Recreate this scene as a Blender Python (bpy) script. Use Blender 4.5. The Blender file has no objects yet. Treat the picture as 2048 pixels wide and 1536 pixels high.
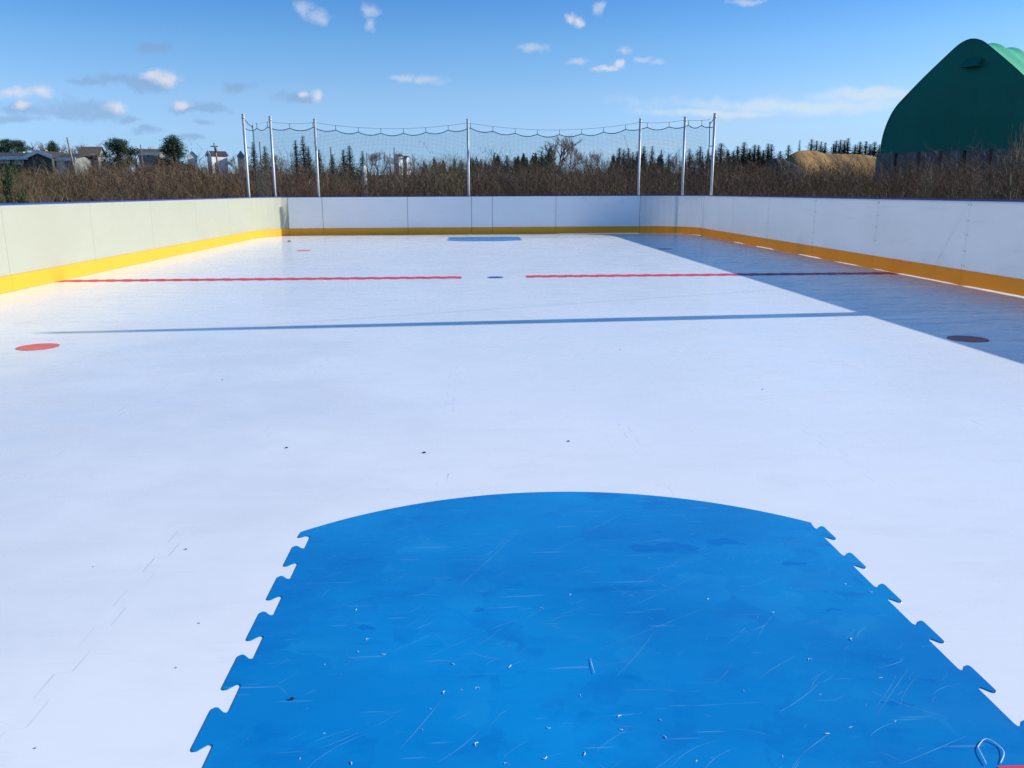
import bpy, math, random
import numpy as np
from mathutils import Vector

rng = random.Random(7)
nrg = np.random.default_rng(11)
sc = bpy.context.scene
COL = sc.collection
R = math.radians

# ------------------------------------------------------------------ camera
FPX = 1657.0
EYE = np.array([0.0, 0.0, 1.5])
def basis(yaw, pitch, roll):
    y, p, r = R(yaw), R(pitch), R(roll)
    F = np.array([math.sin(y)*math.cos(p), math.cos(y)*math.cos(p), -math.sin(p)])
    Rt = np.array([math.cos(y), -math.sin(y), 0.0])
    U = np.cross(Rt, F)
    return F, Rt*math.cos(r) - U*math.sin(r), U*math.cos(r) + Rt*math.sin(r)
BF, BR, BU = basis(2.69, 13.1, 0.25)
def ray(x, y):
    return BF + BR*(x-1024)/FPX - BU*(y-768)/FPX
def far(x, y, D):
    d = ray(x, y)
    return EYE + d*(D/d[1])
def ice_pt(x, y):
    d = ray(x, y)
    p = EYE + d*(-1.5/d[2])
    return float(p[0]), float(p[1])
cam = bpy.data.cameras.new('camera')
camo = bpy.data.objects.new('camera', cam)
COL.objects.link(camo)
from mathutils import Matrix
camo.matrix_world = Matrix(((BR[0], BU[0], -BF[0], 0), (BR[1], BU[1], -BF[1], 0), (BR[2], BU[2], -BF[2], 1.5), (0, 0, 0, 1)))
cam.sensor_width = 36
cam.lens = 36*FPX/2048
cam.clip_start = 0.05
cam.clip_end = 9000
sc.camera = camo

# ------------------------------------------------------------------ materials
def new_mat(name):
    m = bpy.data.materials.new(name)
    m.use_nodes = True
    return m, m.node_tree, m.node_tree.nodes['Principled BSDF']
class NT:
    """small helper to wire nodes"""
    def __init__(s, nt): s.nt = nt
    def n(s, t, **kw):
        nd = s.nt.nodes.new(t)
        for k, v in kw.items():
            if k.startswith('i_'):
                key = k[2:]
                nd.inputs[int(key) if key.isdigit() else key].default_value = v
            else: setattr(nd, k, v)
        return nd
    def l(s, a, b): s.nt.links.new(a, b)
    def math(s, op, a, b=None, c=None, clamp=False):
        nd = s.nt.nodes.new('ShaderNodeMath'); nd.operation = op; nd.use_clamp = clamp
        for i, v in enumerate((a, b, c)):
            if v is None: continue
            if isinstance(v, (int, float)): nd.inputs[i].default_value = v
            else: s.l(v, nd.inputs[i])
        return nd.outputs[0]
    def ramp(s, fac, a, b, lo=0.0, hi=1.0):
        nd = s.nt.nodes.new('ShaderNodeMapRange'); nd.interpolation_type = 'SMOOTHSTEP'
        nd.inputs['From Min'].default_value = a; nd.inputs['From Max'].default_value = b
        nd.inputs['To Min'].default_value = lo; nd.inputs['To Max'].default_value = hi
        s.l(fac, nd.inputs['Value']); return nd.outputs['Result']
    def mix(s, fac, a, b, blend='MIX'):
        nd = s.nt.nodes.new('ShaderNodeMix'); nd.data_type = 'RGBA'; nd.blend_type = blend
        for sock, v in ((nd.inputs['Factor'], fac), (nd.inputs[6], a), (nd.inputs[7], b)):
            if isinstance(v, (int, float)): sock.default_value = v
            elif isinstance(v, tuple): sock.default_value = (*v, 1) if len(v) == 3 else v
            else: s.l(v, sock)
        return nd.outputs[2]
    def noise(s, vec, scale, detail=3, rough=0.55, out='Fac'):
        nd = s.n('ShaderNodeTexNoise'); nd.inputs['Scale'].default_value = scale
        nd.inputs['Detail'].default_value = detail; nd.inputs['Roughness'].default_value = rough
        if vec is not None: s.l(vec, nd.inputs['Vector'])
        return nd.outputs[out]
    def mapped(s, vec, scale=(1, 1, 1), rot=(0, 0, 0), loc=(0, 0, 0)):
        nd = s.n('ShaderNodeMapping'); s.l(vec, nd.inputs['Vector'])
        nd.inputs['Scale'].default_value = scale; nd.inputs['Rotation'].default_value = rot; nd.inputs['Location'].default_value = loc
        return nd.outputs[0]

def simple(name, col, rough=0.6, var=0.12, scale=6.0, metal=0.0, bump=0.0, spec=0.5):
    m, nt, p = new_mat(name); h = NT(nt)
    tc = h.n('ShaderNodeTexCoord')
    nz = h.noise(tc.outputs['Object'], scale, 4)
    a = tuple(max(0, c*(1-var)) for c in col); b = tuple(min(1, c*(1+var)) for c in col)
    h.l(h.mix(h.ramp(nz, .3, .7), a, b), p.inputs['Base Color'])
    p.inputs['Roughness'].default_value = rough; p.inputs['Metallic'].default_value = metal
    p.inputs['Specular IOR Level'].default_value = spec
    if bump:
        bn = h.n('ShaderNodeBump'); bn.inputs['Strength'].default_value = bump; bn.inputs['Distance'].default_value = .02
        h.l(nz, bn.inputs['Height']); h.l(bn.outputs[0], p.inputs['Normal'])
    return m

TILE, TEETH, RCX = 1.152, 0.288, 0.397      # synthetic ice tile, its tooth pitch and the rink's centre line
def ice_material():
    m, nt, p = new_mat('synthetic_ice'); h = NT(nt)
    tc = h.n('ShaderNodeTexCoord'); co = tc.outputs['Object']
    sep = h.n('ShaderNodeSeparateXYZ'); h.l(co, sep.inputs[0]); X, Y = sep.outputs[0], sep.outputs[1]
    def seam(a, b, off):
        # puzzle seam: distance of a to the nearest tile edge, shifted by a toothed wave along b
        t = h.math('SINE', h.math('MULTIPLY', b, 2*math.pi/TEETH))
        t = h.math('MULTIPLY', h.math('MULTIPLY', t, 6.0), 1.0)
        nd = h.n('ShaderNodeClamp', i_Min=-1.0, i_Max=1.0); h.l(t, nd.inputs[0])
        a2 = h.math('ADD', h.math('ADD', a, off), h.math('MULTIPLY', nd.outputs[0], 0.026))
        fr = h.math('SUBTRACT', h.math('FRACT', h.math('DIVIDE', a2, TILE)), 0.5)
        d = h.math('MULTIPLY', h.math('ABSOLUTE', fr), TILE)       # 0 at the seam
        return d
    dx = seam(X, Y, -RCX + 1000*TILE)
    dy = seam(Y, X, 1000*TILE + 0.35)
    line = h.math('MAXIMUM', h.ramp(dx, 0.0012, 0.0038, 1, 0), h.ramp(dy, 0.0010, 0.0034, .28, 0))
    vis = h.ramp(h.noise(co, 1.1, 3), .47, .66)
    line = h.math('MULTIPLY', line, vis)
    # large blotches of wear, long scuffs in several directions, small specks
    blot = h.noise(co, .55, 5, .6)
    blot2 = h.noise(h.mapped(co, (1.6, 4.5, 1), (0, 0, R(12))), 1.0, 5, .62)
    sc_a = h.ramp(h.noise(h.mapped(co, (2.2, 26, 1), (0, 0, R(-38))), 1.0, 2), .685, .74)
    sc_b = h.ramp(h.noise(h.mapped(co, (1.6, 22, 1), (0, 0, R(24)), (5, 2, 0)), 1.0, 2), .69, .745)
    sc_c = h.ramp(h.noise(h.mapped(co, (1.3, 30, 1), (0, 0, R(-5)), (9, 4, 0)), 1.0, 2), .68, .74)
    smear = h.ramp(h.noise(h.mapped(co, (3.0, 7, 1), (0, 0, R(-20))), 1.0, 4, .6), .66, .8)
    speck = h.ramp(h.noise(co, 38, 1), .80, .84)
    c = h.mix(h.ramp(blot, .35, .68), (.88, .885, .885), (.93, .93, .925))
    c = h.mix(h.math('MULTIPLY', h.ramp(blot2, .46, .74), .55), c, (.79, .80, .82))
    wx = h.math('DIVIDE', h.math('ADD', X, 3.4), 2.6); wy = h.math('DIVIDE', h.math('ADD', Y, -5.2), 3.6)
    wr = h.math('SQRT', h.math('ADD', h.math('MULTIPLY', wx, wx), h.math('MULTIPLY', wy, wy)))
    dull_reflection = h.ramp(h.math('ADD', wr, h.math('MULTIPLY', h.math('SUBTRACT', blot, .5), 2.2)), 1.25, .35)  # grey ellipse: duller reflection on the left floor painted into the colour
    c = h.mix(h.math('MULTIPLY', dull_reflection, .55), c, (.70, .72, .735))
    c = h.mix(h.math('MULTIPLY', smear, .22), c, (.60, .615, .64))
    c = h.mix(h.math('MULTIPLY', sc_a, .14), c, (.58, .6, .63))
    c = h.mix(h.math('MULTIPLY', sc_b, .30), c, (.95, .95, .95))
    c = h.mix(h.math('MULTIPLY', sc_c, .10), c, (.58, .6, .63))
    c = h.mix(h.math('MULTIPLY', speck, .35), c, (.3, .3, .31))
    c = h.mix(h.math('MULTIPLY', line, .55), c, (.40, .43, .48))
    h.l(c, p.inputs['Base Color'])
    r = h.ramp(blot2, .3, .7, .17, .30)
    r = h.math('ADD', r, h.math('MULTIPLY', smear, .12))
    h.l(r, p.inputs['Roughness'])
    p.inputs['Specular IOR Level'].default_value = .5
    bn = h.n('ShaderNodeBump'); bn.inputs['Strength'].default_value = .04; bn.inputs['Distance'].default_value = .006
    hh = h.math('ADD', h.noise(co, 3.5, 4), h.math('MULTIPLY', line, -1.2))
    h.l(hh, bn.inputs['Height']); h.l(bn.outputs[0], p.inputs['Normal'])
    return m

def crease_material():
    m, nt, p = new_mat('blue_plastic'); h = NT(nt)
    tc = h.n('ShaderNodeTexCoord'); co = tc.outputs['Object']
    b1 = h.noise(co, 1.1, 4, .6)
    drag = h.noise(h.mapped(co, (2.2, 8, 1), (0, 0, R(35))), 1.0, 5, .65)
    drag2 = h.noise(h.mapped(co, (7.5, 2.0, 1), (0, 0, R(20)), (3, 1, 0)), 1.0, 5, .65)
    b2 = h.noise(co, .7, 3, .5)
    film = h.noise(h.mapped(co, (3.2, 4.5, 1), (0, 0, R(15))), 1.0, 6, .7)
    vor = h.n('ShaderNodeTexVoronoi'); vor.feature = 'F1'; vor.inputs['Scale'].default_value = 5.5; vor.inputs['Randomness'].default_value = 1.0
    wob = h.n('ShaderNodeVectorMath', operation='MULTIPLY_ADD'); wob_n = h.n('ShaderNodeTexNoise'); wob_n.inputs['Scale'].default_value = 7; wob_n.inputs['Detail'].default_value = 4
    h.l(co, wob_n.inputs['Vector']); h.l(wob_n.outputs['Color'], wob.inputs[0]); wob.inputs[1].default_value = (.22, .22, 0); h.l(co, wob.inputs[2])
    h.l(wob.outputs[0], vor.inputs['Vector'])
    cell = h.n('ShaderNodeSeparateColor'); h.l(vor.outputs['Color'], cell.inputs[0])
    c = h.mix(h.ramp(b2, .3, .7), (.001, .195, .52), (.002, .285, .66))
    c = h.mix(h.math('MULTIPLY', h.ramp(b1, .45, .75), .35), c, (.004, .30, .60))
    c = h.mix(h.math('MULTIPLY', h.ramp(film, .50, .72), .50), c, (.001, .165, .50))
    c = h.mix(h.math('MULTIPLY', h.ramp(cell.outputs[0], .70, .74), h.ramp(film, .42, .56, 0, .28)), c, (.001, .155, .49))
    c = h.mix(h.math('MULTIPLY', h.ramp(cell.outputs[1], .76, .80), h.ramp(b1, .42, .58, 0, .22)), c, (.02, .34, .66))
    c = h.mix(h.math('MULTIPLY', h.ramp(drag, .60, .70), .5), c, (.001, .155, .47))
    c = h.mix(h.math('MULTIPLY', h.ramp(drag2, .66, .72), .45), c, (.001, .155, .47))
    # damp drag marks with ragged outlines
    wn = h.n('ShaderNodeTexNoise'); wn.inputs['Scale'].default_value = 13; wn.inputs['Detail'].default_value = 6; h.l(co, wn.inputs['Vector'])
    wv = h.n('ShaderNodeVectorMath', operation='MULTIPLY_ADD'); h.l(wn.outputs['Color'], wv.inputs[0]); wv.inputs[1].default_value = (.16, .16, 0); wv.inputs[2].default_value = (-.08, -.08, 0)
    pv = h.n('ShaderNodeVectorMath', operation='ADD'); h.l(co, pv.inputs[0]); h.l(wv.outputs[0], pv.inputs[1])
    cur = None
    for (px, py, rx, ry) in [(1285, 1097, .055, .05), (1330, 1096, .06, .052), (1370, 1098, .05, .04), (1450, 1088, .075, .042), (1590, 1131, .035, .022), (1665, 1222, .05, .012), (1850, 1358, .055, .012), (1790, 1412, .05, .018), (955, 1219, .022, .018), (735, 1262, .016, .02)]:
        x, y = ice_pt(px, py)
        nd = h.n('ShaderNodeVectorMath', operation='MULTIPLY_ADD'); h.l(pv.outputs[0], nd.inputs[0])
        nd.inputs[1].default_value = (1/rx, 1/ry, 0); nd.inputs[2].default_value = (-x/rx, -y/ry, 0)
        ln = h.n('ShaderNodeVectorMath', operation='LENGTH'); h.l(nd.outputs[0], ln.inputs[0])
        cur = ln.outputs['Value'] if cur is None else h.math('SMOOTH_MIN', cur, ln.outputs['Value'], .3)
    st = h.ramp(cur, 1.12, .85)
    c = h.mix(h.math('MULTIPLY', st, .60), c, (.001, .150, .50))
    fine = h.ramp(h.noise(h.mapped(co, (3, 60, 1), (0, 0, R(-33))), 1.0, 1), .70, .76)
    fine2 = h.ramp(h.noise(h.mapped(co, (4, 70, 1), (0, 0, R(-58)), (4, 3, 0)), 1.0, 1), .72, .77)
    c = h.mix(h.math('MULTIPLY', h.math('MAXIMUM', fine, fine2), .26), c, (.22, .5, .78))
    h.l(c, p.inputs['Base Color'])
    h.l(h.math('SUBTRACT', h.ramp(drag, .35, .72, .33, .22), h.math('MULTIPLY', st, .06)), p.inputs['Roughness'])
    bn = h.n('ShaderNodeBump'); bn.inputs['Strength'].default_value = .08; bn.inputs['Distance'].default_value = .004
    h.l(drag, bn.inputs['Height']); h.l(bn.outputs[0], p.inputs['Normal'])
    return m

def board_material(name, col, dirt, rough, through=0.0):
    m, nt, p = new_mat(name); h = NT(nt)
    tc = h.n('ShaderNodeTexCoord'); co = tc.outputs['Object']
    n1 = h.noise(co, .8, 4); n2 = h.noise(h.mapped(co, (1.2, 1.2, 9)), 1.0, 4, .6)
    mark = h.ramp(h.noise(h.mapped(co, (2, 2, 22), (.25, .2, 0)), 1.0, 2), .70, .76)
    c = h.mix(h.ramp(n1, .3, .7), tuple(x*.97 for x in col), col)
    c = h.mix(h.math('MULTIPLY', h.ramp(n2, .55, .8), dirt), c, tuple(x*.72 for x in col))
    c = h.mix(h.math('MULTIPLY', mark, dirt*.8), c, tuple(x*.45 for x in col))
    spk = h.ramp(h.noise(co, 26, 1), .80, .83)
    p.inputs['Specular IOR Level'].default_value = .2 if rough > .5 else .5
    c = h.mix(h.math('MULTIPLY', spk, .5), c, tuple(x*.25 for x in col))
    h.l(c, p.inputs['Base Color'])
    h.l(h.ramp(n2, .3, .7, rough, rough+.12), p.inputs['Roughness'])
    bn = h.n('ShaderNodeBump'); bn.inputs['Strength'].default_value = .22; bn.inputs['Distance'].default_value = .03
    h.l(h.noise(co, 1.3, 2), bn.inputs['Height']); h.l(bn.outputs[0], p.inputs['Normal'])
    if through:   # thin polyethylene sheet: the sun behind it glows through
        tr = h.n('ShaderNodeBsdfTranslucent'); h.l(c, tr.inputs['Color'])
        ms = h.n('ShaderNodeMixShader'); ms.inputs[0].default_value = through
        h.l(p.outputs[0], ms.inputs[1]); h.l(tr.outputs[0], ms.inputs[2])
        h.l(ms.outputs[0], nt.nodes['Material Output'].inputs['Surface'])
    return m

def vcol_mat(name, rough=.85, spec=.2):
    m, nt, p = new_mat(name); h = NT(nt)
    a = h.n('ShaderNodeVertexColor'); a.layer_name = 'Col'
    tc = h.n('ShaderNodeTexCoord')
    nz = h.ramp(h.noise(tc.outputs['Object'], 3.0, 2), .3, .7, .8, 1.2)
    c = h.mix(1.0, a.outputs['Color'], nz, 'MULTIPLY')
    h.l(c, p.inputs['Base Color'])
    p.inputs['Roughness'].default_value = rough; p.inputs['Specular IOR Level'].default_value = spec
    return m

def ground_material():
    m, nt, p = new_mat('rough_field'); h = NT(nt)
    tc = h.n('ShaderNodeTexCoord'); co = tc.outputs['Object']
    n1 = h.noise(co, .05, 5, .6); n2 = h.noise(co, 1.5, 5, .65)
    c = h.mix(h.ramp(n1, .4, .6), (.060, .045, .034), (.085, .075, .040))
    c = h.mix(h.math('MULTIPLY', h.ramp(n2, .4, .7), .6), c, (.13, .10, .065))
    h.l(c, p.inputs['Base Color']); p.inputs['Roughness'].default_value = .95; p.inputs['Specular IOR Level'].default_value = .1
    bn = h.n('ShaderNodeBump'); bn.inputs['Strength'].default_value = .8; bn.inputs['Distance'].default_value = .15
    h.l(n2, bn.inputs['Height']); h.l(bn.outputs[0], p.inputs['Normal'])
    return m

def soil_mat(name, ca, cb, cc):
    m, nt, p = new_mat(name); h = NT(nt)
    tc = h.n('ShaderNodeTexCoord'); co = tc.outputs['Object']
    n1 = h.noise(co, .35, 5, .6); n2 = h.noise(h.mapped(co, (1.6, .5, .5), (0, 0, R(20))), 1.2, 5, .7)
    c = h.mix(h.ramp(n1, .35, .65), ca, cb)
    c = h.mix(h.math('MULTIPLY', h.ramp(n2, .52, .70), .7), c, cc)
    h.l(c, p.inputs['Base Color']); p.inputs['Roughness'].default_value = .95; p.inputs['Specular IOR Level'].default_value = .1
    bn = h.n('ShaderNodeBump'); bn.inputs['Strength'].default_value = .9; bn.inputs['Distance'].default_value = .4
    h.l(n2, bn.inputs['Height']); h.l(bn.outputs[0], p.inputs['Normal'])
    return m

def metal_mat():
    m, nt, p = new_mat('galvanised_steel'); h = NT(nt)
    tc = h.n('ShaderNodeTexCoord'); co = tc.outputs['Object']
    nz = h.noise(h.mapped(co, (30, 30, 4)), 1.0, 4)
    h.l(h.mix(h.ramp(nz, .3, .7), (.42, .44, .45), (.60, .62, .63)), p.inputs['Base Color'])
    p.inputs['Metallic'].default_value = .35; p.inputs['Roughness'].default_value = .5
    return m

M = dict(
    ice=ice_material(), crease=crease_material(),
    board_lit=board_material('sunlit_white_board', (.385, .39, .295), .12, .30),  # darker copy of the white board, its sunlit tone put into the colour
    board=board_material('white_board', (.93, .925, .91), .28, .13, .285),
    board_far=board_material('far_white_board', (.94, .935, .92), .24, .14),  # opaque copy of the white board, set brighter to imitate far-end light
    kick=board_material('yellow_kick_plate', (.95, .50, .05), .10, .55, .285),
    cap=simple('blue_cap_rail', (.012, .045, .26), .45, .15),
    screw=simple('screw_grey', (.12, .13, .15), .5),
    red=simple('red_plastic', (.82, .06, .09), .5, .12, 4, spec=.12),
    dotred=simple('pale_red_plastic', (.88, .18, .14), .5, .1, 4, spec=.15),
    bluedot=simple('dark_blue_plastic', (.01, .07, .32), .4, .1),
    stain=simple('damp_blue_stain', (.001, .162, .50), .36, .08, 9),
    scratch=simple('scratched_blue', (.14, .42, .72), .6, .25, 14),
    flake=simple('white_shaving', (.85, .86, .84), .5, .05),
    grit=simple('dark_grit', (.025, .02, .018), .8),
    steel=metal_mat(),
    cord=simple('dark_green_cord', (.010, .025, .030), .8),
    wire=simple('grey_wire', (.16, .17, .18), .5),
    net=simple('dark_netting', (.012, .035, .045), .9),
    leaf=vcol_mat('foliage'), twig=vcol_mat('twigs'), bark=simple('bark', (.085, .065, .05), .9, .3, 8),
    palebark=simple('pale_bark', (.19, .165, .145), .9, .25, 8),
    ground=ground_material(),
    sand=soil_mat('dry_sand', (.43, .26, .105), (.35, .21, .085), (.20, .125, .06)),
    gravel=soil_mat('dark_gravel', (.060, .055, .055), (.09, .08, .075), (.13, .115, .10)),
    concrete=simple('weathered_concrete', (.155, .14, .135), .9, .35, 2, bump=.3),
    fabric=None,
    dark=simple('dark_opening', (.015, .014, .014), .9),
    white=simple('white_siding', (.78, .77, .73), .7, .06, 3),
    grey=simple('grey_siding', (.22, .23, .22), .8, .15, 3),
    darkwall=simple('dark_green_siding', (.060, .075, .065), .8, .15, 3),
    roof=simple('dark_shingle', (.045, .042, .045), .9, .25, 5),
    brownroof=simple('brown_shingle', (.12, .085, .06), .9, .25, 5),
    brick=simple('pale_brick', (.42, .31, .27), .9, .2, 9),
    glass=simple('window_glass', (.03, .04, .05), .15, .1),
    wood=simple('weathered_pole_wood', (.30, .265, .22), .85, .2, 6),
    greywood=simple('grey_pole_wood', (.16, .145, .13), .85, .2, 6),
)
def fabric_material(name, ca, cb, cc):
    m, nt, p = new_mat(name); h = NT(nt)
    tc = h.n('ShaderNodeTexCoord'); co = tc.outputs['Object']
    n1 = h.noise(co, .35, 4); n2 = h.noise(h.mapped(co, (2.5, 2.5, .4)), 1.0, 4)
    c = h.mix(h.ramp(n1, .3, .7), ca, cb)
    c = h.mix(h.math('MULTIPLY', h.ramp(n2, .55, .75), .35), c, cc)
    h.l(c, p.inputs['Base Color']); p.inputs['Roughness'].default_value = .55; p.inputs['Specular IOR Level'].default_value = .25
    bn = h.n('ShaderNodeBump'); bn.inputs['Strength'].default_value = .35; bn.inputs['Distance'].default_value = .06
    h.l(n2, bn.inputs['Height']); h.l(bn.outputs[0], p.inputs['Normal'])
    return m
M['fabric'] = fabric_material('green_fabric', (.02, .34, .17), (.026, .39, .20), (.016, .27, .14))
M['endfabric'] = fabric_material('shaded_green_fabric', (.002, .145, .096), (.002, .172, .112), (.001, .11, .078))  # same green fabric darkened: shade of the end wall put into the colour

# ------------------------------------------------------------------ mesh helpers
class MB:
    def __init__(s): s.v = []; s.f = []; s.m = []; s.c = []; s.mats = []; s.smooth = []
    def mi(s, mat):
        if mat not in s.mats: s.mats.append(mat)
        return s.mats.index(mat)
    def add(s, vs, fs, mat, col=None, smooth=False):
        o = len(s.v); s.v += [tuple(map(float, v)) for v in vs]
        k = s.mi(mat)
        for f in fs: s.f.append([o+i for i in f]); s.m.append(k); s.smooth.append(smooth)
        s.c += [col or (1, 1, 1)]*len(vs)
    def box(s, lo, hi, mat, tf=None):
        (a, b, c), (d, e, f) = lo, hi
        vs = [(a, b, c), (d, b, c), (d, e, c), (a, e, c), (a, b, f), (d, b, f), (d, e, f), (a, e, f)]
        if tf: vs = [tf(v) for v in vs]
        s.add(vs, [(0, 3, 2, 1), (4, 5, 6, 7), (0, 1, 5, 4), (1, 2, 6, 5), (2, 3, 7, 6), (3, 0, 4, 7)], mat)
    def tube(s, pts, rad, mat, n=6, col=None, cap=True):
        pts = [Vector(p) for p in pts]; k = len(pts)
        rads = rad if isinstance(rad, (list, tuple)) else [rad]*k
        rings = []
        for i, p in enumerate(pts):
            d = (pts[min(i+1, k-1)] - pts[max(i-1, 0)]).normalized()
            a = d.cross(Vector((0, 0, 1)))
            if a.length < .05: a = d.cross(Vector((1, 0, 0)))
            a.normalize(); b = d.cross(a)
            rings += [p + (a*math.cos(2*math.pi*j/n) + b*math.sin(2*math.pi*j/n))*rads[i] for j in range(n)]
        fs = [(i*n+j, i*n+(j+1) % n, (i+1)*n+(j+1) % n, (i+1)*n+j) for i in range(k-1) for j in range(n)]
        if cap: fs += [tuple(range(n))[::-1], tuple(range((k-1)*n, k*n))]
        s.add(rings, fs, mat, col, smooth=True)
    def build(s, name, parent=None, loc=None):
        me = bpy.data.meshes.new(name)
        me.from_pydata(s.v, [], s.f)
        for mt in s.mats: me.materials.append(mt)
        me.polygons.foreach_set('material_index', s.m)
        me.polygons.foreach_set('use_smooth', s.smooth)
        if any(c != (1, 1, 1) for c in s.c):
            at = me.color_attributes.new('Col', 'FLOAT_COLOR', 'POINT')
            at.data.foreach_set('color', [x for c in s.c for x in (*c, 1)])
        me.update()
        o = bpy.data.objects.new(name, me); COL.objects.link(o)
        if parent is not None: o.parent = parent
        if loc is not None: o.location = loc
        return o
def tag(o, label, cat, group=None, kind=None):
    if label: o['label'] = label
    if cat: o['category'] = cat
    if group: o['group'] = group
    if kind: o['kind'] = kind
    return o
def empty(name, loc=(0, 0, 0), rz=0.0):
    o = bpy.data.objects.new(name, None); COL.objects.link(o)
    o.location = tuple(map(float, loc)); o.rotation_euler = (0, 0, rz); o.empty_display_size = .2
    return o
def copy_tree(o, parent=None):
    c = o.copy(); COL.objects.link(c)
    if parent is not None: c.parent = parent
    for ch in list(o.children): copy_tree(ch, c)
    return c
def structure(o): o['kind'] = 'structure'; return o

# ------------------------------------------------------------------ terrain
def sstep(a, b, x):
    t = min(1.0, max(0.0, (x-a)/(b-a))); return t*t*(3-2*t)
def terr(x, y):
    d = math.hypot(x-.4, max(0, y))
    up = .5*sstep(34, 135, d) + .5*min(1, max(0, (d-36)/95))
    left = sstep(-.08, -.55, x/max(30.0, y)) if y > 5 else 0
    z = up*(4.1 + .5*left) - sstep(300, 800, d)*up*(4.1+.5*left)
    z += .25*math.sin(x*.11+1)*math.cos(y*.09)*sstep(40, 70, d)*(1-sstep(200, 300, d))
    return z - .08
gm = MB()
xs = sorted(set([round(-60+3*i, 2) for i in range(41)] + [-4000, -2000, -1000, -600, -400, -280, -200, -160, -130, -110, -95, -80, -70, 70, 80, 95, 110, 130, 160, 200, 280, 400, 600, 1000, 2000, 4000]))
ys = [-400, -150, -60, -20] + [-8+4*i for i in range(38)] + [155, 170, 190, 215, 240, 280, 330, 400, 500, 700, 1000, 2000, 4000, 6000]
vs = [(x, y, terr(x, y)) for y in ys for x in xs]
nx = len(xs)
gm.add(vs, [(j*nx+i, j*nx+i+1, (j+1)*nx+i+1, (j+1)*nx+i) for j in range(len(ys)-1) for i in range(nx-1)], M['ground'], smooth=True)
structure(gm.build('ground'))

# ------------------------------------------------------------------ rink surface
XL, XR, YF = -7.23, 7.78, 30.08
BH, KH = 1.32, 0.255
im = MB()
im.box((XL-.35, -1.2, -.04), (XR+.60, YF+.35, 0.0), M['ice'])
structure(im.build('synthetic_ice_floor'))

def tooth_edge(y0, y1, base, amp, sgn, wid, step):
    """dovetailed puzzle edge along +y from y0 to y1; sgn = side the teeth point to, wid = share of the pitch a tooth tip takes"""
    pts = []
    y = y0
    lo, hi = .5-wid/2, .5+wid/2
    side = [(.030, 0), (.058, .05), (.072, .16), (.064, .30), (.036, .44), (.006, .57), (-.020, .70), (-.026, .84), (-.014, .95), (.020, 1.0)]
    while y + step <= y1 + 1e-6:
        prof = [(0, 0)] + [(lo+d, a) for d, a in side] + [(hi-d, a) for d, a in side[::-1]] + [(1, 0)]
        for u, a in prof: pts.append((base + sgn*amp*a, y + u*step))
        y += step
    return pts
def extrude_poly(mb, poly, z0, z1, mat):
    n = len(poly)
    mb.add([(x, y, z1) for x, y in poly] + [(x, y, z0) for x, y in poly],
           [tuple(range(n))] + [(i, i+n, (i+1) % n + n, (i+1) % n) for i in range(n)], mat)
# near crease: toothed sides at x = -.738 and 1.535, arc in front
YB = 1.55
def crease_outline():
    L, Rr = -.738, 1.537
    # tooth tips run 3.197 to 3.382 on the left side, 3.329 to 3.463 on the right
    lc, rc = 3.2895+.1448, 3.396+.1428
    left = tooth_edge(lc-7*.2896, lc, L, .056, -1, .64, .2896)
    right = tooth_edge(rc-7*.2856, rc-.0, Rr, .048, 1, .47, .2856)
    left = [p for p in left if p[1] > YB] + [(L, 3.470), (L-.004, 3.488), (L-.020, 3.497), (L-.034, 3.486), (L-.048, 3.479), (L-.056, 3.486)]
    right = [p for p in right if YB < p[1] < 3.50]
    # arc through three points
    ax, ay, bx, by, cx, cy = -.790, 3.545, .40, 3.985, 1.545, 3.515
    d = 2*(ax*(by-cy)+bx*(cy-ay)+cx*(ay-by))
    ux = ((ax*ax+ay*ay)*(by-cy)+(bx*bx+by*by)*(cy-ay)+(cx*cx+cy*cy)*(ay-by))/d
    uy = ((ax*ax+ay*ay)*(cx-bx)+(bx*bx+by*by)*(ax-cx)+(cx*cx+cy*cy)*(bx-ax))/d
    r = math.hypot(ax-ux, ay-uy)
    a0, a1 = math.atan2(cy-uy, cx-ux), math.atan2(ay-uy, ax-ux)
    arc = [(ux+r*math.cos(a0+(a1-a0)*i/40), uy+r*math.sin(a0+(a1-a0)*i/40)) for i in range(41)]
    poly = [(left[0][0], YB), (right[0][0], YB)] + right + arc + left[::-1]
    out = []
    for p in poly:
        if not out or math.hypot(p[0]-out[-1][0], p[1]-out[-1][1]) > 1e-4: out.append(p)
    return out
CO = crease_outline()
def make_crease(label):
    root = empty('goal_crease', (0, 0, 0))
    tag(root, label, 'goal crease')
    mb = MB(); extrude_poly(mb, CO, .0006, .003, M['crease']); mb.build('crease_tile', root)
    return root
cr = make_crease('large bright blue goal crease tile with toothed puzzle edges in the foreground')
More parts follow.
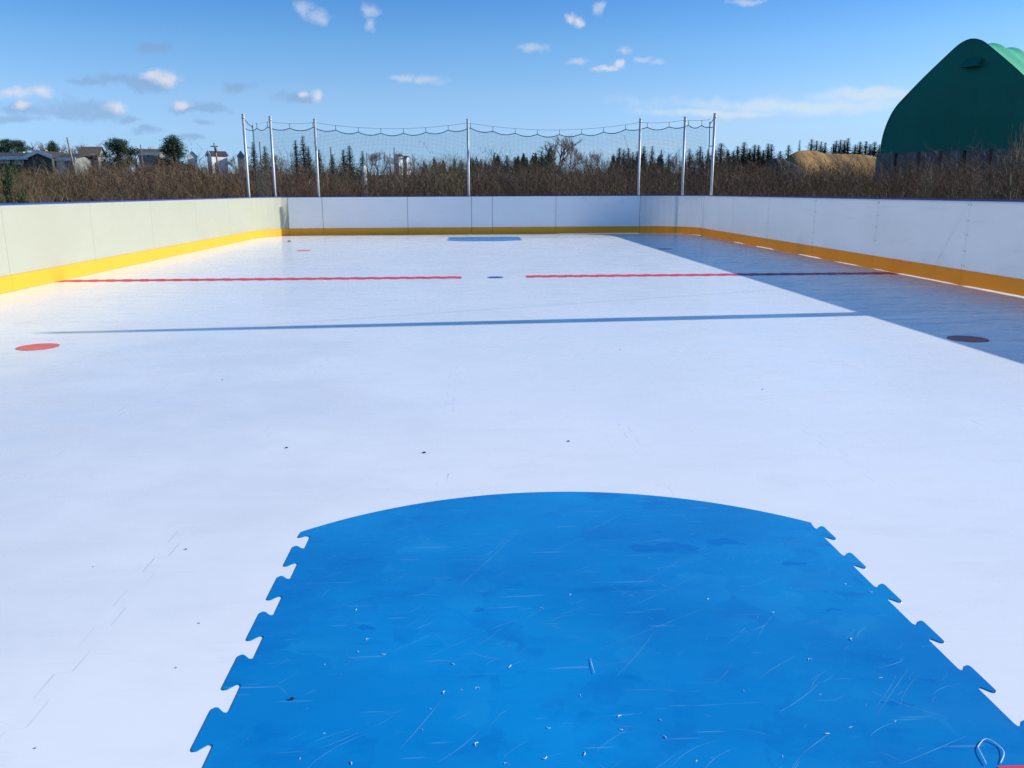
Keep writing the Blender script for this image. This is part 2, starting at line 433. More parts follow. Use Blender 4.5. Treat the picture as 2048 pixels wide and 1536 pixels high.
# skate scratches: thin pale ribbons lying on the tile
sm = MB()
def ribbon(p, q, w, bow, z=.0035, mat=None, n=8, mb=None):
    (x0, y0), (x1, y1) = p, q
    dx, dy = x1-x0, y1-y0; L = math.hypot(dx, dy); nx_, ny_ = -dy/L, dx/L
    vs = []
    for i in range(n+1):
        t = i/n; b = bow*4*t*(1-t); ww = w*(.25+.75*math.sin(math.pi*min(1, max(0, t*.9+.05))))
        cx_, cy_ = x0+dx*t+nx_*b, y0+dy*t+ny_*b
        vs += [(cx_+nx_*ww/2, cy_+ny_*ww/2, z), (cx_-nx_*ww/2, cy_-ny_*ww/2, z)]
    (mb or sm).add(vs, [(2*i, 2*i+1, 2*i+3, 2*i+2) for i in range(n)], mat or M['scratch'])
known = [((920, 1173), (1030, 1070), .003), ((1170, 1066), (1240, 1030), .003), ((955, 1130), (1035, 1060), .0025), ((1232, 1355), (1310, 1262), .0025), ((1200, 1300), (1430, 1210), .0018),
         ((800, 1500), (885, 1400), .003), ((875, 1527), (960, 1462), .0025), ((1755, 1430), (1815, 1340), .0026), ((1560, 1425), (1640, 1365), .003), ((1800, 1530), (1930, 1475), .003),
         ((1755, 1337), (1808, 1320), .004), ((1500, 1010+253), (1535, 1247), .003), ((1185, 1335), (1260, 1323), .0025), ((1370, 1117), (1255, 1180), .0018), ((1460, 1190), (1560, 1150), .002),
         ((1565, 1090), (1650, 1060), .0018), ((640, 1198), (662, 1178), .002), ((925, 1130), (1100, 1140), .0012), ((1605, 1510), (1660, 1468), .003), ((1250, 1220), (1400, 1150), .0015)]
for a, b, w in known: ribbon(ice_pt(*a), ice_pt(*b), w*.45, rng.uniform(-.008, .008))
for i in range(300):
    x = rng.uniform(-.70, 1.50); y = rng.uniform(1.62, 3.72)
    a = R(rng.choice([28, 36, 45, 52, 40, -20, -48, 12])+rng.uniform(-9, 9)); L = rng.choice([.02, .03, .05, .08, .12, .18])*rng.uniform(.6, 1.3)
    x1, y1 = x+L*math.cos(a), y+L*math.sin(a)
    if x1 > 1.5 or x1 < -.7 or y1 > 3.7: continue
    ribbon((x, y), (x1, y1), rng.uniform(.0005, .0012), rng.uniform(-.10, .10)*L)
o = sm.build('skate_scratches', cr); o['kind'] = 'stuff'
# far crease: the same tile turned round the middle of the rink
YM = 14.93
fc = empty('goal_crease', (2*RCX, 2*YM, 0), math.pi)
tag(fc, 'small looking blue goal crease at the foot of the far boards', 'goal crease')
c2 = bpy.data.objects.new('crease_tile', cr.children[0].data); COL.objects.link(c2); c2.parent = fc

# painted / inlaid markings
def red_bar(x0, x1, y, hw, teeth_left, teeth_right, label, tooth=.05):
    step = TEETH
    mb = MB(); x = x0; k = 0
    while x < x1-1e-6:
        e = min(x+step/2, x1); a = tooth if k % 2 else 0.0
        mb.add([(x, y-hw-(tooth-a), .0025), (e, y-hw-(tooth-a), .0025), (e, y+hw+a, .0025), (x, y+hw+a, .0025)], [(0, 1, 2, 3)], M['red'])
        x = e; k += 1
    o = mb.build('red_line'); tag(o, label, 'rink line'); return o
red_bar(XL+.02, -.196, YM-.02, .155, 0, 0, 'left half of the long red centre line, ending left of the blue dot')
red_bar(.965, XR-.02, YM+.04, .155, 0, 0, 'right half of the long red centre line, running from the sun into shade')
o = red_bar(1.375, XR-.02, 1.752, .10, 0, 0, 'short piece of red goal line in the bottom right corner', 0.0)
o.location.z = .0025
def dot(x, y, r, mat, label, group=None):
    mb = MB(); n = 48
    mb.add([(r*math.cos(2*math.pi*i/n), r*math.sin(2*math.pi*i/n), .0025) for i in range(n)], [tuple(range(n))], mat)
    o = mb.build('faceoff_dot', loc=(x, y, 0)); tag(o, label, 'face-off dot', group); return o
dot(-4.36, 8.39, .195, M['dotred'], 'pale red dot on the sunlit ice near the left edge', 'face-off dots')
dot(5.08, 8.17, .195, M['dotred'], 'dark red dot lying in the shade of the right boards', 'face-off dots')
dot(-4.44, 22.3, .195, M['dotred'], 'far red dot on sunlit ice by the left corner', 'face-off dots')
dot(5.08, 21.85, .195, M['dotred'], 'far dark dot in the shade near the right corner', 'face-off dots')
dot(.411, 14.86, .145, M['bluedot'], 'small blue dot between the two red centre lines', 'face-off dots')

# loose bits on the floor
def flake(px, py, s, curl, seed):
    x, y = ice_pt(px, py); r = random.Random(seed); a = r.uniform(0, 6.3)
    pts = []
    for i in range(6):
        t = i/5-.5
        pts.append((s*t*math.cos(a)-curl*s*(t*t)*math.sin(a), s*t*math.sin(a)+curl*s*(t*t)*math.cos(a), s*.06+s*.06*math.sin(i)))
    pts = [(a_, b_, c_*.6) for a_, b_, c_ in pts]; mb = MB(); mb.tube(pts, [s*.03, s*.06, s*.075, s*.07, s*.055, s*.025], M['flake'], 5)
    o = mb.build('plastic_shaving', loc=(x, y, .0040))
    tag(o, 'tiny loose white plastic shaving lying on the blue crease', 'plastic shaving', 'white shavings on the blue crease')
fl = [(716, 1305), (733, 1280), (766, 1311), (650, 1331), (713, 1221), (648, 1469), (601, 1519), (703, 1528), (886, 1387), (923, 1382), (1010, 1528), (1083, 1218), (1298, 1118), (1487, 1384), (1238, 1434),
      (1242, 1462), (1320, 1442), (954, 1377), (1700, 1280), (1690, 1170), (1740, 1186), (1515, 1236), (1545, 1227), (1096, 1459), (1565, 1515), (844, 1461), (1160, 1393), (1140, 1191), (1393, 1525), (1639, 1391), (1700, 1457), (1653, 1470),
      (1790, 1445), (1617, 1320), (1760, 1358), (1090, 1520), (1330, 1476), (950, 1490), (1415, 1200), (1170, 1510), (860, 1420), (905, 1330), (1020, 1335)]
for i, (px, py) in enumerate(fl): flake(px, py, rng.uniform(.007, .018), rng.uniform(-2.2, 2.2), i)
# one long looped shaving in the corner
loop = [(1972, 1533), (1958, 1505), (1956, 1496), (1970, 1483), (1990, 1490), (2004, 1503), (2007, 1515), (2000, 1530)]
lp = [ice_pt(*q) for q in loop]
def catmull(p, n=5):
    out = []
    for i in range(len(p)-1):
        a, b, c, d = p[max(0, i-1)], p[i], p[i+1], p[min(len(p)-1, i+2)]
        for k in range(n):
            t = k/n
            out.append(tuple(.5*(2*b[j]+(c[j]-a[j])*t+(2*a[j]-5*b[j]+4*c[j]-d[j])*t*t+(3*b[j]-a[j]-3*c[j]+d[j])*t**3) for j in (0, 1)))
    return out+[p[-1]]
lp = catmull(lp)
cx = sum(p[0] for p in lp)/len(lp); cy = sum(p[1] for p in lp)/len(lp)
mb = MB(); mb.tube([(x-cx, y-cy, .0006+.0012*(1+math.sin(i*.5))) for i, (x, y) in enumerate(lp)], .0011, M['flake'], 6)
tag(mb.build('plastic_shaving', loc=(cx, cy, .0055)), 'long looped white plastic shaving beside the red line end', 'plastic shaving')
mb = MB(); q = [ice_pt(*p) for p in [(1181, 1320), (1184, 1334), (1189, 1350)]]; bx, by = q[1]
mb.tube([(x-bx, y-by, .0006+.0006*i) for i, (x, y) in enumerate(q)], [.0004, .0008, .0004], M['flake'], 6)
tag(mb.build('plastic_shaving', loc=(bx, by, .0055)), 'straight white splinter of plastic in the middle of the crease', 'plastic shaving')
def grit(px, py, s, label, z=.0):
    x, y = ice_pt(px, py); r = random.Random(px)
    mb = MB(); vs = []
    n = 7
    for j, (zz, k) in enumerate(((0, .8), (.35, 1), (.7, .65))):
        for i in range(n):
            a = 2*math.pi*i/n; q = s*k*(.7+.6*r.random()); vs.append((q*math.cos(a)*1.3, q*math.sin(a)*.9, zz*s))
    fs = [(j*n+i, j*n+(i+1) % n, (j+1)*n+(i+1) % n, (j+1)*n+i) for j in range(2) for i in range(n)]+[tuple(range(2*n, 3*n))]
    mb.add(vs, fs, M['grit'])
    tag(mb.build('grit', loc=(x, y, z+.001)), label, 'grit', 'dark specks on the ice')
grit(849, 906, .009, 'largest dark speck on the white ice beyond the crease arc')
grit(573, 896, .007, 'dark speck on the white ice left of the largest speck')
grit(1137, 883, .007, 'dark speck on the white ice straight above the crease arc')
grit(372, 1099, .004, 'dark speck on the white ice left of the crease corner')
grit(585, 1401, .006, 'dark crumb on the left part of the blue crease', .0045)
grit(578, 483, .04, 'dark lump on the ice in front of the far left corner')
for px, py in [(186, 1134), (398, 1247), (70, 1497), (352, 1336), (1525, 779), (1240, 700), (1760, 520), (897, 950), (770, 610), (445, 760)]:
    grit(px, py, .0024 if py > 900 else .0045, 'tiny dark speck on the white floor')

# ------------------------------------------------------------------ boards
def arc_pts(cx, cy, r, a0, a1, n):
    return [(cx+r*math.cos(R(a0+(a1-a0)*i/n)), cy+r*math.sin(R(a0+(a1-a0)*i/n))) for i in range(n+1)]
def resample(path, step):
    out = []
    for (a, b) in zip(path[:-1], path[1:]):
        L = math.hypot(b[0]-a[0], b[1]-a[1]); n = max(1, int(round(L/step)))
        out += [(a[0]+(b[0]-a[0])*i/n, a[1]+(b[1]-a[1])*i/n) for i in range(n)]
    return out+[path[-1]]
def wall_strip(mb, path, off0, off1, z0, z1, mat, zfun=None):
    """solid strip along path, between offsets to its left (outwards)"""
    k = len(path); vs = []
    for i, p in enumerate(path):
        a = path[max(0, i-1)]; b = path[min(k-1, i+1)]
        dx, dy = b[0]-a[0], b[1]-a[1]; L = math.hypot(dx, dy); nx_, ny_ = -dy/L, dx/L
        zb = zfun(p) if zfun else z0
        for off, z in ((off0, zb), (off0, z1), (off1, z1), (off1, zb)):
            vs.append((p[0]+nx_*off, p[1]+ny_*off, z))
    fs = []
    for i in range(k-1):
        for j in range(4):
            fs.append((4*i+j, 4*i+(j+1) % 4, 4*(i+1)+(j+1) % 4, 4*(i+1)+j))
    fs += [(3, 2, 1, 0), (4*(k-1), 4*(k-1)+1, 4*(k-1)+2, 4*(k-1)+3)]
    mb.add(vs, fs, mat)
def cut(path, gap):
    """shorten both ends of a path"""
    def sh(a, b):
        L = math.hypot(b[0]-a[0], b[1]-a[1]); t = gap/L
        return (a[0]+(b[0]-a[0])*t, a[1]+(b[1]-a[1])*t)
    p = list(path); p[0] = sh(p[0], p[1]); p[-1] = sh(p[-1], p[-2]); return p
def make_boards(name, label, panels, bmat, gap, zfun=None, backing=False, step=.6, screws=False):
    # paths run clockwise seen from above, so their left side is outside the rink
    root = empty(name, (0, 0, 0)); tag(root, label, 'rink boards')
    whole = []
    for pth in panels:
        p = cut(resample(pth, step), gap)
        mb = MB(); wall_strip(mb, p, 0, .014, KH, BH, bmat)
        if screws:
            for e in (p[0], p[-1]):
                for z in (.32, .55, .8, 1.02, 1.26):
                    q = e; d = .03 if e is p[0] else -.03
                    a, b = (p[0], p[1]) if e is p[0] else (p[-2], p[-1])
                    L = math.hypot(b[0]-a[0], b[1]-a[1]); ux, uy = (b[0]-a[0])/L, (b[1]-a[1])/L
                    c = Vector((q[0]+ux*d, q[1]+uy*d, z)); nrm = Vector((uy, -ux, 0)); t = Vector((ux, uy, 0)); up = Vector((0, 0, 1))
                    mb.add([c+nrm*.003+(t*math.cos(k*math.pi/3)+up*math.sin(k*math.pi/3))*.010 for k in range(6)], [tuple(range(6))[::-1]], M['screw'])
        mb.build('panel', root)
        mb = MB(); wall_strip(mb, cut(resample(pth, .2 if zfun else step), gap*.8), -.009, .012, .004, KH-.003, M['kick'], zfun); mb.build('kick_plate', root)
        if backing:
            mb = MB(); e = pth[-1]; a = pth[-2]; L = math.hypot(e[0]-a[0], e[1]-a[1]); ux, uy = (e[0]-a[0])/L, (e[1]-a[1])/L
            wall_strip(mb, [(e[0]-ux*.04, e[1]-uy*.04), (e[0]+ux*.04, e[1]+uy*.04)], .016, .030, .01, BH-.005, bmat); mb.build('joint_strip', root)
        whole += resample(pth, step) if not whole else resample(pth, step)[1:]
    mb = MB(); wall_strip(mb, whole, -.012, .055, BH+.002, BH+.026, M['cap']); mb.build('cap_rail', root)
    # outer frame posts and rails that carry the panels
    return root
# left side, running away from the camera
LY = [-.30, 1.30, 4.32, 7.35, 10.37, 13.39, 16.42, 19.46, 22.6, 25.6, 28.25]
corner_l = [(XL, 28.25), (XL+.03, 28.62), (XL+.11, 28.98), (XL+.24, 29.32), (XL+.42, 29.62), (XL+.62, 29.86), (-6.42, 30.0)]
lp_ = [[(XL, a), (XL, b)] for a, b in zip(LY[:-1], LY[1:])] + [corner_l]
make_boards('rink_boards', 'sunlit left side boards with bright yellow kick plate', lp_, M['board_lit'], .002, backing=True, screws=False)
# far end
corner_l2 = [(-6.42, 30.0), (-6.12, 30.035), (-5.7, 30.065), (-5.24, YF)]
fx = [-5.24, -2.26, 0.0, .74, 3.01, 6.03]
fp = [corner_l2] + [[(a, YF), (b, YF)] for a, b in zip(fx[:-1], fx[1:])]
make_boards('rink_boards', 'shaded white far end boards below the net posts', fp, M['board_far'], .007, zfun=lambda p: .022 if (3.1 < p[0] < 6.0) else .005)
# right corner and side, running back to the camera
corner_r = arc_pts(6.03, YF-1.75, 1.75, 90, 0, 12)
RY = [YF-1.75, 24.85, 21.84, 18.83, 15.86, 12.88, 9.87, 6.86, 3.85, .84, -.3]
rp_ = [corner_r] + [[(XR, a), (XR, b)] for a, b in zip(RY[:-1], RY[1:])]
# places where daylight shows under the kick plate, given by the photograph's slivers
def gapz(p):
    x, y = p
    for a, b, g in ((29.35, 29.7, .012), (28.2, 28.9, .018), (23.6, 24.6, .020), (21.2, 22.6, .026), (18.3, 19.6, .028), (16.4, 17.5, .018), (15.2, 15.8, .014), (12.98, 14.9, .026), (9.95, 12.80, .034), (7.0, 9.8, .03)):
        if a < y < b: return .004+.55*g*min(1, min(y-a, b-y)/.15)
    return .004
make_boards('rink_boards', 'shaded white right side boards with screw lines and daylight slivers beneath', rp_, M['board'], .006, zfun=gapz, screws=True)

# light pole outside the right boards; its shadow is the dark stripe across the ice
lpz = empty('light_pole', (8.42, 10.26, -.08))
tag(lpz, 'tall bare pole outside the right boards that throws the stripe of shadow', 'pole')
mb = MB(); mb.tube([(0, 0, 0), (0, 0, 3), (0, 0, 4.6), (0, 0, 6.05)], [.155, .15, .12, .06], M['greywood'], 16); mb.build('shaft', lpz)
mb = MB(); mb.tube([(0, 0, 5.35), (5.6, 6.2, .05)], .006, M['wire'], 6); mb.build('guy_wire', lpz)
mb = MB(); mb.tube([(0, 0, 6.05), (0, 0, 6.09)], [.065, .03], M['steel'], 16); mb.build('pole_cap', lpz)

# ------------------------------------------------------------------ end net
posts = [(-7.36, 28.55), (-6.84, 30.05), (-5.40, 30.42), (-.085, 30.34), (6.02, 30.42), (7.42, 29.62), (8.02, 28.1)]
ptops = [4.02, 4.08, 4.03, 4.01, 4.03, 4.02, 4.0]
plab = ['leftmost galvanised net post, outside the left corner boards', 'second galvanised net post from the left, on the left corner curve', 'third galvanised net post from the left, at the far board seam',
        'lone galvanised net post in the middle of the far end', 'galvanised net post at the right end of the far wall', 'galvanised net post on the right corner curve', 'rightmost galvanised net post, tied to the net edge by cords']
p0 = None
for (x, y), t, lb in zip(posts, ptops, plab):
    if p0 is None:
        p0 = empty('net_post', (x, y, -.05)); mb = MB(); mb.tube([(0, 0, 0), (0, 0, 4.0)], .042, M['steel'], 14); mb.build('tube', p0)
        mb = MB(); mb.tube([(0, 0, 4.0), (0, 0, 4.03)], .050, M['steel'], 14); mb.build('cap', p0)
        mb = MB(); mb.tube([(0, 0, 3.88), (0, 0, 3.93)], .054, M['steel'], 14); mb.build('clamp', p0)
        r_ = p0
    else: r_ = copy_tree(p0); r_.location = (x, y, -.05)
    r_.scale = (1, 1, t/4.02)
    tag(r_, lb, 'net post', 'posts holding the end net')
net = empty('end_net', (0, 0, 0)); tag(net, 'dark mesh safety net hung behind the far boards', 'net')
B = .07   # net hangs just behind the posts
npath = [(-7.18, 28.95), (-6.92, 30.02+B), (-5.42, 30.42+B), (-.085, 30.34+B), (6.04, 30.42+B), (7.44, 29.66+B), (7.93, 28.35)]
nz_end = [3.72, 3.86, 3.86, 3.84, 3.86, 3.88, 3.78]
sag = [.02, .05, .20, .25, .05, .03]
segs = []; tot = 0
for i in range(6):
    L = math.hypot(npath[i+1][0]-npath[i][0], npath[i+1][1]-npath[i][1]); segs.append((tot, L)); tot += L
def nloc(s):
    for i, (s0, L) in enumerate(segs):
        if s <= s0+L+1e-6 or i == 5:
            t = min(1, max(0, (s-s0)/L)); a, b = npath[i], npath[i+1]
            return i, t, a[0]+(b[0]-a[0])*t, a[1]+(b[1]-a[1])*t, (b[0]-a[0])/L, (b[1]-a[1])/L
def wire_z(s):
    i, t = nloc(s)[:2]
    return nz_end[i]+(nz_end[i+1]-nz_end[i])*t - sag[i]*4*t*(1-t)
hook_gap = .785; hook0 = .30
def rope_z(s):
    u = ((s-hook0)/hook_gap) % 1.0
    return wire_z(s) - .155 - .085*4*u*(1-u)
SP = .046
nm = MB()
hz = .0019
ns = int(tot/SP)
def strand(pts, w, horiz):
    vs = []
    for (x, y, z, tx, ty) in pts:
        if horiz: vs += [(x, y, z-w), (x, y, z+w)]
        else: vs += [(x-tx*w, y-ty*w, z), (x+tx*w, y+ty*w, z)]
    nm.add(vs, [(2*i, 2*i+1, 2*i+3, 2*i+2) for i in range(len(pts)-1)], M['net'])
for k in range(ns+1):
    s = k*SP; i, t, x, y, tx, ty = nloc(s); zt = rope_z(s)
    wob = .02*math.sin(s*3.1)
    strand([(x+tx*wob*q, y+ty*wob*q, zt+(1.05-zt)*q, tx, ty) for q in (0, .35, .7, 1)], hz, False)
for r_ in range(64):
    z = 1.08+r_*SP
    run = []
    for k in range(int(tot/.15)+1):
        s = k*.15; i, t, x, y, tx, ty = nloc(s)
        zz = z - sag[i]*4*t*(1-t)*(z-1.05)/2.8*.8
        if zz < rope_z(s)-.01: run.append((x, y, zz, tx, ty))
        else:
            if len(run) > 1: strand(run, hz, True)
            run = []
    if len(run) > 1: strand(run, hz, True)
o = nm.build('netting', net)
mb = MB(); N = int(tot/.065)
mb.tube([(nloc(k*tot/N)[2], nloc(k*tot/N)[3], rope_z(k*tot/N)) for k in range(N+1)], .014, M['cord'], 5); mb.build('top_rope', net)
mb = MB(); N = 120
mb.tube([(nloc(k*tot/N)[2], nloc(k*tot/N)[3], wire_z(k*tot/N)) for k in range(N+1)], .0055, M['wire'], 5); mb.build('support_wire', net)
for s_end in (0.0, tot):
    i, t, x, y, tx, ty = nloc(s_end)
    mb = MB(); mb.tube([(x, y, rope_z(s_end)+.18), (x+.015, y, 3.0), (x-.01, y, 2.0), (x, y, 1.0)], .016, M['cord'], 5); mb.build('edge_rope', net)
    px_, py_ = posts[0] if s_end == 0 else posts[-1]
    for z0, z1 in ((rope_z(s_end)+.10, 3.86), (rope_z(s_end), 3.55), (2.95, 2.95)):
        mb = MB(); mb.tube([(x, y, z0), ((x+px_)/2, (y+py_)/2, (z0+z1)/2-.03), (px_, py_, z1)], .012, M['cord'], 5); mb.build('tie_cord', net)
hk = None
s = hook0
while s < tot:
    i, t, x, y, tx, ty = nloc(s)
    if hk is None:
        mb = MB(); mb.tube([(0, 0, -.165), (.006, 0, -.10), (0, 0, -.03), (.012, 0, .0)], [.016, .013, .011, .008], M['cord'], 6); h_ = hk = mb.build('hook', net)
    else: h_ = hk.copy(); COL.objects.link(h_)
    h_.location = (x, y, wire_z(s)); s += hook_gap

# ------------------------------------------------------------------ fabric dome
al = R(55)
dd = (math.cos(al), -math.sin(al)); dn = (math.sin(al), math.cos(al))
dcx, dcy = 26.76, 55.0
half = [(0, 3.77), (-.02, 4.34), (.07, 5.05), (.31, 5.86), (.69, 6.62), (1.28, 7.2+.02), (2.34, 8.26), (3.65, 9.41), (4.26, 9.93), (4.66, 10.12), (5.0, 10.18)]
UP = 5.0
prof = half + [(2*UP-u, z) for u, z in half[-2::-1]]
# finer, smoothed profile
def smooth_poly(p, n):
    for _ in range(n):
        q = [p[0]]
        for a, b in zip(p[:-1], p[1:]): q += [(a[0]*.75+b[0]*.25, a[1]*.75+b[1]*.25), (a[0]*.25+b[0]*.75, a[1]*.25+b[1]*.75)]
        p = q+[p[-1]]
    return p
prof = smooth_poly(prof, 2)
dome = empty('fabric_building', (dcx, dcy, terr(dcx, dcy)))
dome.rotation_euler = (0, 0, -al)
tag(dome, 'green fabric arch building on a concrete block wall behind the right boards', 'storage building')
g0 = terr(dcx, dcy); BASE = 3.77-g0
lp2 = [(u, z-g0) for u, z in prof]
mb = MB(); NB = 7; bay = 2.6; vs = []; rows = []
cu, cz = UP, BASE+1.0
for k in range(NB*6+1):
    v = k*bay/6; ph = (k % 6)/6; sg = .028*4*ph*(1-ph)
    rows.append([(cu+(u-cu)*(1-sg), v, cz+(z-cz)*(1-sg)) for u, z in lp2])
n = len(lp2)
mb.add([p for r in rows for p in r], [(k*n+i, (k+1)*n+i, (k+1)*n+i+1, k*n+i+1) for k in range(NB*6) for i in range(n-1)], M['fabric'], smooth=True)
mb.build('roof_cover', dome)
mb = MB(); vs = [(u*.998+.01, .05, z-.01) for u, z in lp2]
# end wall as a fan of quads from a slightly bellied grid
gv, gf = [], []; NR = 8
for j in range(NR+1):
    t = j/NR
    for u, z in lp2:
        uu = UP+(u-UP); zz = BASE+(z-BASE)*t
        # shrink rows so that each stays inside the profile
        gv.append((uu, .06-.10*math.sin(math.pi*t)*math.sin(math.pi*(u/(2*UP)))-.0, zz))
gf = [(j*n+i, j*n+i+1, (j+1)*n+i+1, (j+1)*n+i) for j in range(NR) for i in range(n-1)]
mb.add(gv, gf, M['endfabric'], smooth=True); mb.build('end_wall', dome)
# vent hood: a wedge that juts out of the end wall
hp = far(1937, 125, 50.2); rel = np.array([hp[0]-dcx, hp[1]-dcy]); hu = rel[0]*dd[0]+rel[1]*dd[1]; hzv = hp[2]-g0
mb = MB(); w = .45
mb.add([(hu-w, -.1, hzv-.22), (hu+w, -.1, hzv-.22), (hu+w, -.1, hzv+.30), (hu-w, -.1, hzv+.30), (hu-w, -.75, hzv-.22), (hu+w, -.75, hzv-.22), (hu+w, -.70, hzv-.14), (hu-w, -.70, hzv-.14)],
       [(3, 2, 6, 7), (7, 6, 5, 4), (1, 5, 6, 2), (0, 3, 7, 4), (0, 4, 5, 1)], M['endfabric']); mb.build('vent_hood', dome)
# concrete block base: piers with dark gaps in front, a wall on each long side
uu = -.1; k = 0
while uu < 2*UP:
    w = 1.22+.1*math.sin(k*2.1); top = BASE+.05-.03*(k % 2)
    mb = MB(); mb.box((uu, -.25, -.6), (min(uu+w, 2*UP+.1), .45, top), M['concrete']); mb.build('concrete_block', dome); uu += w+.20; k += 1
mb = MB(); mb.box((-.05, .6, -.6), (2*UP+.05, .8, BASE+.3), M['dark']); mb.build('dark_gap_sheet', dome)  # near-black sheet added to paint the shade seen between the blocks
for u0 in (-.1, 2*UP-.5):
    for k in range(7):
        mb = MB(); mb.box((u0, .5+k*2.5, -.6), (u0+.6, .5+k*2.5+2.42, BASE-.03), M['concrete']); mb.build('concrete_block', dome)

# ------------------------------------------------------------------ soil mounds
def mound(name, label, crest, D, depth, z0, mat, seed, rough):
    """crest: list of (px, py) along the skyline; the body falls off to the front and the back"""
    r = np.random.default_rng(seed)
    pts = [far(x, y, D) for x, y in crest]
    cxs = [p[0] for p in pts]; czs = [p[2] for p in pts]
    mb = MB(); nu, nv = 90, 44; vs = []
    ph = r.uniform(0, 6.3, 8)
    for j in range(nv+1):
        v = -1+2*j/nv
        for i in range(nu+1):
            x = cxs[0]+(cxs[-1]-cxs[0])*i/nu
            c = float(np.interp(x, cxs, czs))-z0
            gul = sum(math.sin(x*(1.3+.9*k)+ph[k]+v*1.5)*.5**(k*.6) for k in range(5))*rough
            f = max(0, 1-abs(v)**1.15*(1+gul*.10*(1-abs(v))))
            z = z0 + c*f + gul*.35*f*(1-f)*1.6
            vs.append((x-cxs[0]-(cxs[-1]-cxs[0])/2, v*depth + .8*math.sin(x*.7)*(1-abs(v)), z-z0-.3))
    mb.add(vs, [(j*(nu+1)+i, j*(nu+1)+i+1, (j+1)*(nu+1)+i+1, (j+1)*(nu+1)+i) for j in range(nv) for i in range(nu)], mat, smooth=True)
    o = mb.build(name, loc=((cxs[0]+cxs[-1])/2, D, z0)); tag(o, label, 'soil mound'); return o
mound('sand_mound', 'tall tan sand mound between the spruces and the green building', [(1548, 336), (1560, 322), (1574, 306), (1590, 298), (1606, 295), (1640, 295), (1655, 301), (1680, 302), (1720, 304), (1750, 309), (1775, 318), (1800, 340)], 92, 6.5, 2.3, M['sand'], 3, 1.1)
mound('gravel_mound', 'small dark gravel mound in front of the tan sand mound', [(1512, 345), (1530, 328), (1545, 313), (1556, 309), (1572, 313), (1588, 322), (1602, 334), (1612, 345)], 83, 3.2, 2.0, M['gravel'], 5, .8)

# ------------------------------------------------------------------ trees
def quad_cloud(mb, c, size, n, cols, r, flat=.6, mat=None):
    for _ in range(n):
        p = Vector(c)+Vector((r.gauss(0, 1), r.gauss(0, 1), r.gauss(0, flat)))*size*.55
        a = Vector((r.gauss(0, 1), r.gauss(0, 1), r.gauss(0, .6))).normalized(); b = a.cross(Vector((r.gauss(0, 1), r.gauss(0, 1), r.gauss(0, 1)))).normalized()
        s = size*r.uniform(.22, .5)
        mb.add([p-a*s, p+b*s*.45, p+a*s, p-b*s*.45], [(0, 1, 2, 3)], mat or M['leaf'], r.choice(cols))
GREEN = [(.022, .050, .028), (.032, .066, .035), (.042, .080, .036), (.024, .054, .036)]
def make_spruce(seed, wid, gap=.0, power=.85):
    """unit-high spruce, width wid"""
    r = random.Random(seed); root = empty('spruce_tree')
    mb = MB(); mb.tube([(0, 0, 0), (.0, .0, .5), (0, 0, .96)], [.022, .014, .004], M['bark'], 6); mb.build('trunk', root)
    mb = MB(); z = .07; k = 0
    while z < .985:
        L = wid*.5*((1-z)**power)*1.05+.012
        nb = 7 if z < .8 else 5
        for b in range(nb):
            if r.random() < gap: continue
            a = 2*math.pi*(b+r.random()*.7)/nb+k; l = L*r.uniform(.62, 1.12)
            droop = r.uniform(-.05, .16)*(1-z)
            for q in range(5):
                t = .2+.8*q/4
                c = (l*t*math.cos(a), l*t*math.sin(a), z - droop*t*l*2.2 + .03*t*t*l)
                quad_cloud(mb, c, .066*(1.25-.5*t)*(1.18-.90*z), 2, GREEN, r, .5)
        z += .030+.018*(1-z); k += 1.3
    quad_cloud(mb, (0, 0, .975), .014, 8, GREEN, r, 2.2)
    mb.build('crown', root)
    return root
def make_pine(seed, clumps, cols=GREEN, size=.5, per=150, trunk=True):
    """unit-high tree with a crown of separate needle clumps (x, y, z, r)"""
    r = random.Random(seed); root = empty('pine_tree')
    mb = MB(); mb.tube([(0, 0, 0), (.01, 0, .4), (0, 0, .8)], [.03, .022, .008], M['bark'], 6)
    for (x, y, z, s) in clumps: mb.tube([(0, 0, max(.05, z-.18)), (x*.5, y*.5, z-.06), (x*.9, y*.9, z)], [.012, .008, .004], M['bark'], 4)
    mb.build('trunk', root)
    mb = MB()
    for (x, y, z, s) in clumps:
        for _ in range(per):
            d = Vector((r.gauss(0, 1), r.gauss(0, 1), r.gauss(0, 1))).normalized()*s*r.uniform(.35, 1.05)
            quad_cloud(mb, (x+d.x, y+d.y, z+d.z*.75), s*size, 1, cols, r)
    mb.build('crown', root)
    return root
def rnd_clumps(seed, n, shape):
    r = random.Random(seed); out = []
    for _ in range(n):
        z = r.uniform(.18, .9); w = shape(z); a = r.uniform(0, 6.3); q = w*math.sqrt(r.random())
        out.append((q*math.cos(a), q*math.sin(a), z, r.uniform(.10, .18)))
    out.append((0, 0, .90, .09))
    return out
